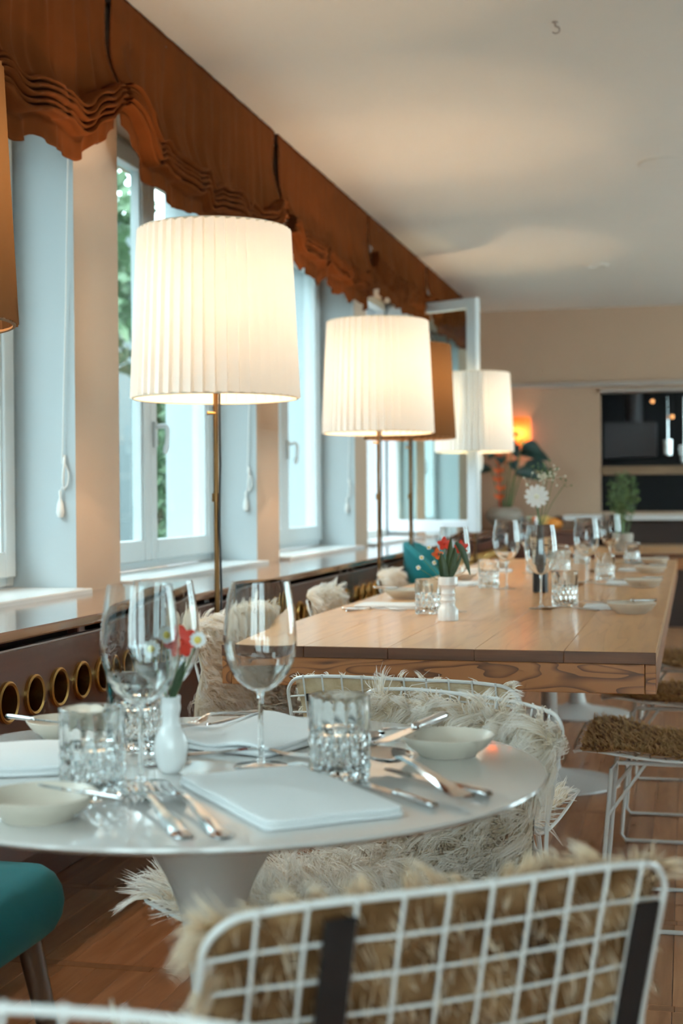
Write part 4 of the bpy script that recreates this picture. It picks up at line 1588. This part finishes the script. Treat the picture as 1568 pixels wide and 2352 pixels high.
PET_D = petal(0.008, 0.0022, 0.001, 'petal_white')
PET_G = petal(0.047, 0.0078, 0.006, 'petal_white')
PET_R = petal(0.022, 0.008, 0.006, 'petal_red')
PET_O = petal(0.018, 0.007, 0.008, 'petal_orange')

def stem_curve(p0, p1, bend, n=7):
    p0, p1 = np.array(p0), np.array(p1)
    mid = (p0 + p1) / 2 + np.array(bend)
    return [tuple((1 - t) ** 2 * p0 + 2 * t * (1 - t) * mid + t * t * p1) for t in np.linspace(0, 1, n)]

def daisy(base, tip, label, face=(0.3, -0.9, 0.3), pet=PET_D, np_=12, disc=0.003, disc_mat='flower_yellow', bend=(0, 0, 0), sr=0.0008, cat='flower', group='flowers in the vases', leaves=()):
    """stem from base to tip, petals around the face direction"""
    t = thing('flower', label, cat, base, 0, group)
    b_, p = np.zeros(3), np.array(tip) - np.array(base)
    obj('stem', MB().tube(stem_curve(b_, p, bend), sr, 6), 'stem_green', t)
    f = Vector(face).normalized()
    q = f.to_track_quat('Z', 'Y')
    for k in range(np_):
        a = 2 * math.pi * k / np_ + 0.1 * (k % 2)
        o = inst('petal', pet, t, tuple(p))
        o.rotation_mode = 'QUATERNION'
        o.rotation_quaternion = q @ Matrix.Rotation(a, 4, 'Z').to_quaternion()
    dm = MB().ball((0, 0, 0), disc, 10, 6, 1, 1, 0.6)
    o = obj('flower_centre', dm, disc_mat, t, loc=tuple(p + np.array(f) * 0.001))
    o.rotation_mode = 'QUATERNION'
    o.rotation_quaternion = q
    for (h0, ltip, w) in leaves:
        obj('leaf', leaf_blade(b_ + (p - b_) * h0, np.array(ltip) - np.array(base), w), 'leaf_dark', t, angle=None)
    return t

def leaf_blade(p0, p1, w, sag=0.0, n=9, up=None):
    p0, p1 = np.array(p0, float), np.array(p1, float)
    d = p1 - p0
    side = np.cross(d, np.array([0.3, -1, 0.1]))
    side /= np.linalg.norm(side) + 1e-9
    nrm = np.cross(side, d)
    nrm /= np.linalg.norm(nrm) + 1e-9
    P = []
    for i in range(n):
        v = i / (n - 1)
        c = p0 + d * v + np.array([0, 0, sag]) * math.sin(math.pi * v)
        hw = w * math.sin(math.pi * (0.08 + 0.90 * v)) ** 0.75
        P.append([tuple(c + side * hw * s + nrm * hw * 0.35 * abs(s)) for s in (-1, -0.5, 0, 0.5, 1)])
    return MB().grid(P)

vb = (-0.668, 1.782, TZ + 0.085)
daisy(vb, (-0.650, 1.775, TZ + 0.175), 'red flower in the small bud vase of the round table', pet=PET_R, np_=7, disc=0.004, disc_mat='petal_red', sr=0.0014)
daisy(vb, (-0.692, 1.775, TZ + 0.165), 'white daisy leaning left in the bud vase of the round table', pet=petal(0.013, 0.004, 0.002, 'petal_white'), np_=12, disc=0.005, sr=0.001)
daisy(vb, (-0.665, 1.765, TZ + 0.185), 'white daisy upright in the bud vase of the round table', pet=petal(0.012, 0.004, 0.002, 'petal_white'), np_=12, disc=0.005, sr=0.001,
      leaves=((0.1, (-0.645, 1.775, TZ + 0.15), 0.006),))
daisy(vb, (-0.628, 1.778, TZ + 0.178), 'white daisy leaning right in the bud vase of the round table', pet=petal(0.011, 0.004, 0.002, 'petal_white'), np_=11, disc=0.005, sr=0.001)

# --- pine table settings
def spool_vase(x, y, label):
    pr = [(0.0004, 0.0), (0.030, 0.0), (0.031, 0.003), (0.0305, 0.032), (0.024, 0.040), (0.0205, 0.047), (0.021, 0.055), (0.0235, 0.060), (0.0205, 0.066), (0.0195, 0.073), (0.022, 0.079), (0.0195, 0.085),
          (0.019, 0.091), (0.0225, 0.099), (0.0285, 0.104), (0.029, 0.126), (0.0275, 0.129), (0.025, 0.128), (0.022, 0.105), (0.012, 0.08), (0.0004, 0.075)]
    tag(obj('spool_vase', MB().lathe(pr, 40), 'vase_white', None, loc=(x, y, TZ + 0.0003)), label, 'vase')

VX, VY = -0.685, 4.145
spool_vase(VX, VY, 'white spool-shaped vase near the front of the pine table')
v0 = (VX, VY, TZ + 0.10)
def V(dx, dz, dy=0.0):
    return (VX + dx, VY + dy, TZ + dz)
daisy(v0, V(-0.056, 0.215), 'upper left tiny chamomile flower in the spool vase', pet=PET_D, np_=9, disc=0.0035)
daisy(v0, V(-0.078, 0.185), 'left tiny chamomile flower in the spool vase', pet=PET_D, np_=9, disc=0.0035)
daisy(v0, V(-0.088, 0.155), 'lowest left tiny chamomile flower in the spool vase', pet=PET_D, np_=8, disc=0.003)
daisy(v0, V(-0.040, 0.170), 'inner tiny chamomile flower in the spool vase', pet=PET_D, np_=8, disc=0.003)
daisy(v0, V(-0.010, 0.225), 'red flower at the upper left of the spool vase', pet=PET_R, np_=5, disc=0.003, disc_mat='petal_red', sr=0.0012,
      leaves=((0.1, V(-0.028, 0.20), 0.010), (0.1, V(0.012, 0.245, -0.01), 0.010)))
daisy(v0, V(0.040, 0.215), 'red flower at the upper right of the spool vase', pet=PET_R, np_=5, disc=0.003, disc_mat='petal_red', sr=0.0012,
      leaves=((0.15, V(0.045, 0.20), 0.006),))
daisy(v0, V(-0.032, 0.195), 'small red bud on the left of the spool vase', pet=PET_O, np_=4, disc=0.003, disc_mat='petal_red', sr=0.001)
lv = thing('tulip_leaf', 'long drooping green leaf hanging right from the spool vase', 'leaf', v0)
obj('leaf_blade', leaf_blade((0.0, 0, 0), (0.030, -0.005, 0.135), 0.011), 'leaf_dark', lv, angle=None)
obj('leaf_tip', leaf_blade((0.024, -0.005, 0.13), (0.068, -0.01, 0.035), 0.010, 0.02), 'leaf_dark', lv, angle=None)
lv2 = thing('tulip_leaf', 'upright broad green leaf in the spool vase', 'leaf', v0)
obj('leaf_blade', leaf_blade((-0.004, -0.006, -0.01), (-0.018, -0.01, 0.10), 0.014), 'leaf_dark', lv2, angle=None)

tumbler(-0.785, 4.37, 'cut crystal tumbler left of the spool vase')
wine_glass(-0.717, 4.46, 'wine glass directly behind the flowers of the spool vase', 1.05)
wine_glass(-0.459, 4.62, 'wine glass in front of the black bottle vase', 1.06)
tumbler(-0.392, 4.735, 'cut crystal tumbler right of the wine glass before the black bottle vase', 1.08)
wine_glass(-0.689, 5.58, 'wine glass left of the black bottle vase', 1.06)
tumbler(-0.769, 5.65, 'cut crystal tumbler left of the black bottle vase', 1.05)
wine_glass(-0.41, 6.05, 'wine glass at the centre right of the pine table', 1.06)
tumbler(-0.345, 6.24, 'cut crystal tumbler behind the second napkin on the right side', 1.05)
wine_glass(-0.375, 7.3, 'wine glass in front of the green herb plant', 1.06)
tumbler(-0.285, 7.75, 'cut crystal tumbler at the far right of the pine table', 1.05)
wine_glass(-0.72, 6.75, 'farther wine glass hidden behind the black bottle vase', 1.05)
for k, (x, y) in enumerate([(-0.72, 6.95), (-0.63, 7.35), (-0.56, 6.6), (-0.55, 7.75)]):
    tumbler(x, y, ['blurred crystal tumbler left of the bottle neck', 'blurred crystal tumbler far behind the bottle vase', 'blurred crystal tumbler right behind the bottle vase', 'farthest blurred crystal tumbler on the pine table'][k], 1.05)

def setting(side, yc, labels, x_edge, n):
    """napkin, plate, knife, fork, butter knife: laid at the table edge"""
    s = side
    lab = labels
    nx = x_edge + s * 0.155
    napkin(nx, yc, 90, 0.135, 0.215, 'folded white napkin ' + lab, h=0.012, seed=10 + n)
    plate(x_edge + s * 0.105, yc - 0.17, 'cream bread plate ' + lab, 1.12)
    if s < 0:
        lay('knife', (nx + 0.10, yc + 0.035), (nx - 0.10, yc + 0.045), 'table knife on the napkin ' + lab, z=TZ + 0.0135)
        lay('fork', (nx + 0.02, yc - 0.06), (nx - 0.145, yc - 0.02), 'fork pointing out from the napkin ' + lab, z=TZ + 0.0135, L=0.2)
        lay('spoon', (nx - 0.05, yc - 0.095), (nx - 0.215, yc - 0.085), 'spoon beside the napkin ' + lab, L=0.2)
        lay('knife', (x_edge + s * 0.03, yc - 0.14), (x_edge + s * 0.19, yc - 0.165), 'butter knife on the plate ' + lab, z=TZ + 0.0335, L=0.17)
    else:
        lay('knife', (nx - 0.12, yc - 0.085), (nx + 0.10, yc - 0.075), 'table knife beside the napkin ' + lab)
        lay('fork', (nx - 0.10, yc - 0.105), (nx + 0.085, yc - 0.1), 'fork beside the napkin ' + lab)
        lay('knife', (x_edge + s * 0.0, yc + 0.22), (x_edge + s * 0.16, yc + 0.24), 'butter knife on the plate ' + lab, z=TZ + 0.0335, L=0.17)

XR, XL = -0.062, -1.12
setting(-1, 4.66, 'at the nearest right place of the pine table', XR, 0)
setting(-1, 5.93, 'at the second right place of the pine table', XR, 1)
setting(-1, 6.98, 'at the third right place of the pine table', XR, 2)
setting(-1, 7.85, 'at the farthest right place of the pine table', XR, 3)
# left places: plate lies beyond the napkin
napkin(-0.955, 4.60, 90, 0.15, 0.215, 'folded white napkin at the nearest left place of the pine table', h=0.012, seed=20)
plate(-0.985, 5.02, 'cream bread plate at the nearest left place of the pine table', 1.1)
lay('knife', (-1.085, 4.47), (-0.885, 4.49), 'table knife at the nearest left place of the pine table')
lay('fork', (-1.06, 4.42), (-0.865, 4.44), 'fork at the nearest left place of the pine table')
lay('knife', (-1.10, 5.02), (-0.92, 5.03), 'butter knife on the plate at the nearest left place', z=TZ + 0.0335, L=0.18)
napkin(-0.945, 5.80, 90, 0.15, 0.215, 'folded white napkin at the second left place of the pine table', h=0.012, seed=21)
plate(-0.96, 6.15, 'cream bread plate at the second left place of the pine table', 1.1)
lay('knife', (-1.05, 5.66), (-0.86, 5.70), 'table knife at the second left place of the pine table')
napkin(-0.93, 6.85, 90, 0.15, 0.215, 'folded white napkin at the third left place of the pine table', h=0.012, seed=22)
plate(-0.945, 7.2, 'cream bread plate at the third left place of the pine table', 1.1)

# --- black bottle vase with gerbera
BX, BY = -0.541, 5.42
pr = [(0.0004, 0.0), (0.0285, 0.0), (0.029, 0.003), (0.0285, 0.10), (0.025, 0.13), (0.019, 0.16), (0.0145, 0.20), (0.0135, 0.248), (0.0145, 0.250), (0.0125, 0.251), (0.0105, 0.248), (0.0105, 0.2), (0.0004, 0.19)]
tag(obj('bottle_vase', MB().lathe(pr, 36), 'vase_black', None, loc=(BX, BY, TZ + 0.0003)), 'slim matt black bottle vase holding a white gerbera', 'vase')
gb = (BX, BY, TZ + 0.235)
daisy(gb, (-0.553, 5.415, 1.108), 'large white gerbera flower in the black bottle vase', face=(0.12, -0.95, 0.28), pet=PET_G, np_=22, disc=0.011, disc_mat='flower_cream', sr=0.0032)
def wispy(base, tips, label):
    t = thing('filler_sprig', label, 'flower', base, 0, 'flowers in the vases')
    for i, (tp, cl) in enumerate(tips):
        p = np.array(tp) - np.array(base)
        obj('stem', MB().tube(stem_curve((0, 0, 0), p, (0.01 * (-1) ** i, 0, 0.02)), 0.0012, 5), 'stem_green', t)
        r = np.random.default_rng(50 + i)
        m = MB()
        for k in range(cl):
            d = r.normal(size=3) * 0.016
            q = p + d
            m.ball(q, 0.0032 + 0.0015 * r.random(), 6, 4)
            m.tube([tuple(p - np.array([0, 0, 0.012])), tuple(q)], 0.0005, 4)
        if cl:
            f_ = obj('florets', m, 'flower_cream' if i % 2 == 0 else 'stem_green', t)
            f_['kind'] = 'stuff'
    return t
wispy(gb, [((-0.530, 5.43, 1.185), 26), ((-0.505, 5.44, 1.205), 22), ((-0.49, 5.44, 1.19), 12), ((-0.447, 5.45, 1.155), 3), ((-0.585, 5.42, 1.16), 4), ((-0.545, 5.43, 1.20), 16)], 'wispy green and cream sprig rising behind the white gerbera')

# --- herb plant on the far table
hp = thing('herb_pot', 'bushy green herb plant in a dark pot on the far table', 'plant', (-0.40, 9.35, TZ))
obj('pot', MB().lathe([(0.0004, 0.0), (0.05, 0.0), (0.065, 0.10), (0.062, 0.12), (0.055, 0.118), (0.05, 0.09), (0.0004, 0.085)], 28), 'pottery_grey', hp)
hm = MB()
r = np.random.default_rng(5)
for k in range(26):
    a = r.random() * 6.28
    q = r.random() ** 0.6 * 0.09
    tip = (q * math.cos(a), q * math.sin(a), 0.30 + 0.2 * r.random())
    hm.tube(stem_curve((q * 0.3 * math.cos(a), q * 0.3 * math.sin(a), 0.10), tip, (0, 0, 0.02), 5), 0.0016, 4)
obj('stems', hm, 'stem_green', hp)['kind'] = 'stuff'
lm = leaf_cloud(520, (0, 0, 0.36), 0.11, 0.016, 6, (0.95, 0.95, 1.55))
obj('foliage', lm, 'stem_green', hp, smooth=False)['kind'] = 'stuff'

# ------------------------------------------------------------------ back of the room
sb = thing('sideboard', 'dark wooden sideboard along the back wall below the sconce', 'sideboard', (-1.25, BACK - 0.3, 0))
SBZ = 0.83
obj('body', MB().bbox(-0.55, 0.52, -0.26, 0.28, 0.002, SBZ - 0.03, 0.004), 'cabinet_wood', sb, smooth=False)
obj('top', MB().bbox(-0.57, 0.54, -0.28, 0.29, SBZ - 0.029, SBZ, 0.004), 'cabinet_top', sb, smooth=False)
for k in range(3):
    d_ = obj('door', MB().bbox(-0.53 + k * 0.35, -0.20 + k * 0.35, -0.272, -0.261, 0.06, SBZ - 0.05, 0.003), 'cabinet_wood', sb, smooth=False)
    obj('knob', MB().ball((-0.23 + k * 0.35, -0.284, 0.5), 0.012, 10, 6), 'brass', d_)

px, py = -1.53, BACK - 0.32
tag(obj('round_bowl', MB().lathe([tuple(p) for p in catmull([(0.07, 0.0), (0.11, 0.03), (0.15, 0.08), (0.158, 0.12), (0.135, 0.165), (0.105, 0.185), (0.095, 0.18), (0.12, 0.15), (0.13, 0.10), (0.0004, 0.05)], 4)], 40),
        'pottery_grey', None, loc=(px, py, SBZ + 0.0005)), 'round grey pottery bowl vase on the sideboard under the plant', 'vase')
hl = thing('potted_arrangement', 'arrangement of big dark leaves and orange red blooms in the grey bowl', 'plant', (px, py, SBZ + 0.10))
rr = np.random.default_rng(8)
for k, (dx, dy, dz) in enumerate([(-0.13, 0, 0.62), (0.12, -0.05, 0.66), (0.22, 0, 0.60), (0.30, 0.02, 0.50), (0.02, 0.05, 0.70), (-0.20, 0.02, 0.46), (0.17, -0.06, 0.42), (0.26, -0.02, 0.66), (-0.05, -0.04, 0.55), (0.10, 0, 0.52)]):
    mid = np.array((dx * 0.6, dy, dz * 0.92))
    obj('stem', MB().tube(stem_curve((dx * 0.1, 0, 0), mid, (0, 0, 0.05)), 0.006, 6), 'stem_green', hl)
    obj('leaf', leaf_blade(mid, mid + np.array((dx * 0.9 + 0.06 * (-1) ** k, dy * 0.5 - 0.03, -0.05 - 0.05 * rr.random())), 0.052, 0.03), 'leaf_deep', hl, angle=None)
for k in range(7):
    z = 0.16 + 0.075 * k
    x0 = -0.04 + 0.012 * math.sin(k * 2.0)
    for s in (-1, 1):
        obj('bloom', leaf_blade((x0, -0.02, z), (x0 + s * 0.045, -0.05, z + 0.035), 0.017), 'petal_orange', hl, angle=None)
obj('bloom_stalk', MB().tube([(-0.03, -0.02, 0), (-0.045, -0.02, 0.35), (-0.04, -0.02, 0.68)], 0.006, 6), 'petal_red', hl)

# fruit and vegetables displayed on the sideboard
FR = [(-1.30, 12.2, 0.055, 'melon_skin', 'pale green melon beside the grey bowl on the sideboard'), (-1.18, 12.28, 0.06, 'squash_skin', 'yellow squash on the sideboard'),
      (-1.10, 12.15, 0.05, 'orange_skin', 'orange lying in front of the yellow squash'), (-1.085, 12.42, 0.055, 'aubergine_skin', 'dark purple aubergine on the sideboard'),
      (-1.072, 12.285, 0.042, 'orange_skin', 'small orange at the right end of the sideboard'), (-1.235, 12.11, 0.035, 'petal_orange', 'small orange tomato in front of the melon')]
for x, y, r_, mt, l in FR:
    o = thing('fruit', l, 'fruit', (x, y, SBZ + 0.0005), 0, 'fruit on the sideboard')
    obj('flesh', MB().ball((0, 0, r_ * 0.92), r_, 18, 12, 1.05, 1.05, 0.92), mt, o)
    obj('stalk', MB().tube([(0, 0, r_ * 1.78), (0.004, 0, r_ * 1.78 + 0.018)], [0.004, 0.003], 6), 'stem_green', o)

# wall sconce
sc_ = thing('wall_sconce', 'lit orange patterned wall sconce on the back wall', 'lamp', (-1.44, BACK, 1.66))
obj('wall_plate', MB().bbox(-0.04, 0.04, -0.012, -0.001, -0.06, 0.06, 0.004), 'old_brass', sc_, smooth=False)
m = MB()
P = []
for k in range(15):
    a = R(180 + 180 * k / 14)
    P.append([(0.105 * math.cos(a), 0.10 * math.sin(a) - 0.004, z) for z in (-0.145, 0.0, 0.145)])
obj('sconce_shade', m.grid(P), 'sconce_shade', sc_, angle=None)
for z in (-0.145, 0.145):
    obj('shade_trim', MB().tube([(0.105 * math.cos(R(180 + 12 * k)), 0.10 * math.sin(R(180 + 12 * k)) - 0.004, z) for k in range(16)], 0.004, 6), 'brass', sc_)
rr = np.random.default_rng(12)
for k in range(7):
    a = R(200 + 140 * rr.random())
    z = -0.11 + 0.22 * rr.random()
    c_, s_ = math.cos(a), math.sin(a)
    q = 0.018 + 0.008 * rr.random()
    P = [[((0.107) * math.cos(a + u * q / 0.1), 0.102 * math.sin(a + u * q / 0.1) - 0.004, z + v * q * math.sqrt(max(0, 1 - u * u))) for v in (-1, 1)] for u in np.linspace(-0.98, 0.98, 7)]
    obj('printed_flower', MB().grid(P), ['petal_red', 'leaf_deep', 'flower_yellow'][k % 3], sc_, angle=None)
ld = bpy.data.lights.new('sconce_light', 'POINT')
ld.energy = 2.6
ld.color = (1.0, 0.52, 0.22)
ld.shadow_soft_size = 0.03
lo = bpy.data.objects.new('sconce_light', ld)
COL.objects.link(lo)
lo.parent = sc_
lo.location = (0, -0.05, 0.0)

# serving hatch: counter, kitchen behind
tag(obj('serving_counter', MB().bbox(-1.02, 2.6, BACK - 0.42, BACK - 0.06, 0.90, 0.945, 0.006), 'counter_white', smooth=False), 'white counter edge in front of the dark serving hatch', 'counter')
ct = thing('counter_cabinet', 'dark wooden counter front below the white serving counter', 'counter', (-0.66, BACK - 0.38, 0))
obj('body', MB().bbox(0.0, 3.2, 0.02, 0.30, 0.002, 0.899, 0.004), 'cabinet_dark', ct, smooth=False)
obj('shelf', MB().bbox(0.0, 3.2, -0.03, 0.018, 0.66, 0.70, 0.004), 'kitchen_shelf', ct, smooth=False)
struct(obj('trim_2', MB().bbox(HX0 - 0.0, HX1, BACK - 0.03, BACK + 0.16, HZ1 - 0.028, HZ1 - 0.001, 0.004), 'rail_grey', smooth=False))
m = MB()
m.box(HX0 - 0.3, HX1 + 0.3, BACK + 1.4, BACK + 1.45, 0, CEIL)
m.box(HX0 - 0.35, HX0 - 0.3, BACK + 0.15, BACK + 1.45, 0, CEIL)
m.box(HX1 + 0.3, HX1 + 0.35, BACK + 0.15, BACK + 1.45, 0, CEIL)
struct(obj('wall_kitchen', m, 'kitchen_dark', smooth=False))
kh = thing('extractor_hood', 'dark grey metal panel inside the serving hatch', 'hood', (-0.46, BACK + 0.5, 1.45))
obj('panel', MB().bbox(-0.27, 0.20, 0, 0.3, 0, 0.32, 0.006), 'kitchen_grey', kh, smooth=False)
obj('duct', MB().tube([(0, 0.15, 0.32), (0, 0.15, 1.2)], 0.08, 16), 'kitchen_grey', kh)
tag(obj('hatch_shelf', MB().bbox(HX0, HX1, BACK + 0.02, BACK + 0.14, 1.29, 1.365, 0.004), 'kitchen_shelf', smooth=False), 'wooden shelf board crossing the dark serving hatch', 'shelf')
for k, (dx, h_) in enumerate([(0.0, 0.55), (0.14, 0.62), (0.30, 0.5)]):
    u = thing('hanging_ladle', ['leftmost steel ladle hanging in the serving hatch', 'middle steel ladle hanging in the serving hatch', 'rightmost steel ladle hanging in the serving hatch'][k], 'ladle', (-0.16 + dx, BACK + 0.32, HZ1 - 0.05), 0, 'steel ladles in the hatch')
    obj('handle', MB().tube([(0, 0, 0.0), (0, 0, -h_ * 0.7)], 0.008, 8), 'steel', u)
    obj('cup', MB().lathe([(0.0004, -h_), (0.05, -h_ + 0.03), (0.055, -h_ * 0.7), (0.052, -h_ * 0.7), (0.047, -h_ + 0.03), (0.0004, -h_ + 0.006)], 18), 'steel', u)
for k, (x, z) in enumerate([(-0.29, 1.94), (-0.12, 1.80)]):
    u = thing('heat_lamp', ['upper small glowing bulb in the serving hatch', 'lower small glowing bulb in the serving hatch'][k], 'lamp', (x, BACK + 0.28, z))
    obj('socket', MB().tube([(0, 0, 0.02), (0, 0, HZ1 + 0.3 - z)], 0.006, 6), 'cable_black', u)
    obj('bulb', MB().ball((0, 0, 0), 0.017, 12, 8), 'bulb_dim', u)

# ------------------------------------------------------------------ small ceiling fittings
hk = thing('ceiling_hook', 'small metal hook screwed into the ceiling at the upper right', 'hook', (-0.434, 4.976, CEIL))
obj('hook', MB().tube(catmull([(0, 0, 0), (0, 0, -0.014), (0.012, 0, -0.02), (0.014, 0, -0.034), (0.0, 0, -0.040), (-0.01, 0, -0.034)], 5), 0.003, 6), 'rail_grey', hk)
obj('hook_plate', MB().lathe([(0.0004, -0.0005), (0.012, -0.0005), (0.011, -0.003), (0.0004, -0.004)], 14), 'rail_grey', hk)
tag(obj('ceiling_cover', MB().lathe([(0.0004, -0.0005), (0.14, -0.0005), (0.138, -0.002), (0.12, -0.003), (0.0004, -0.003)], 40), 'ceiling_paint', None, loc=(-0.09, 7.23, CEIL)), 'flat round white cover plate on the ceiling', 'cover')
tag(obj('ceiling_spot', MB().lathe([(0.0004, -0.0005), (0.085, -0.0005), (0.08, -0.010), (0.06, -0.012), (0.055, -0.004), (0.0004, -0.004)], 32), 'ceiling_paint', None, loc=(-0.614, 10.267, CEIL)), 'small round fitting on the ceiling near the back wall', 'fitting')
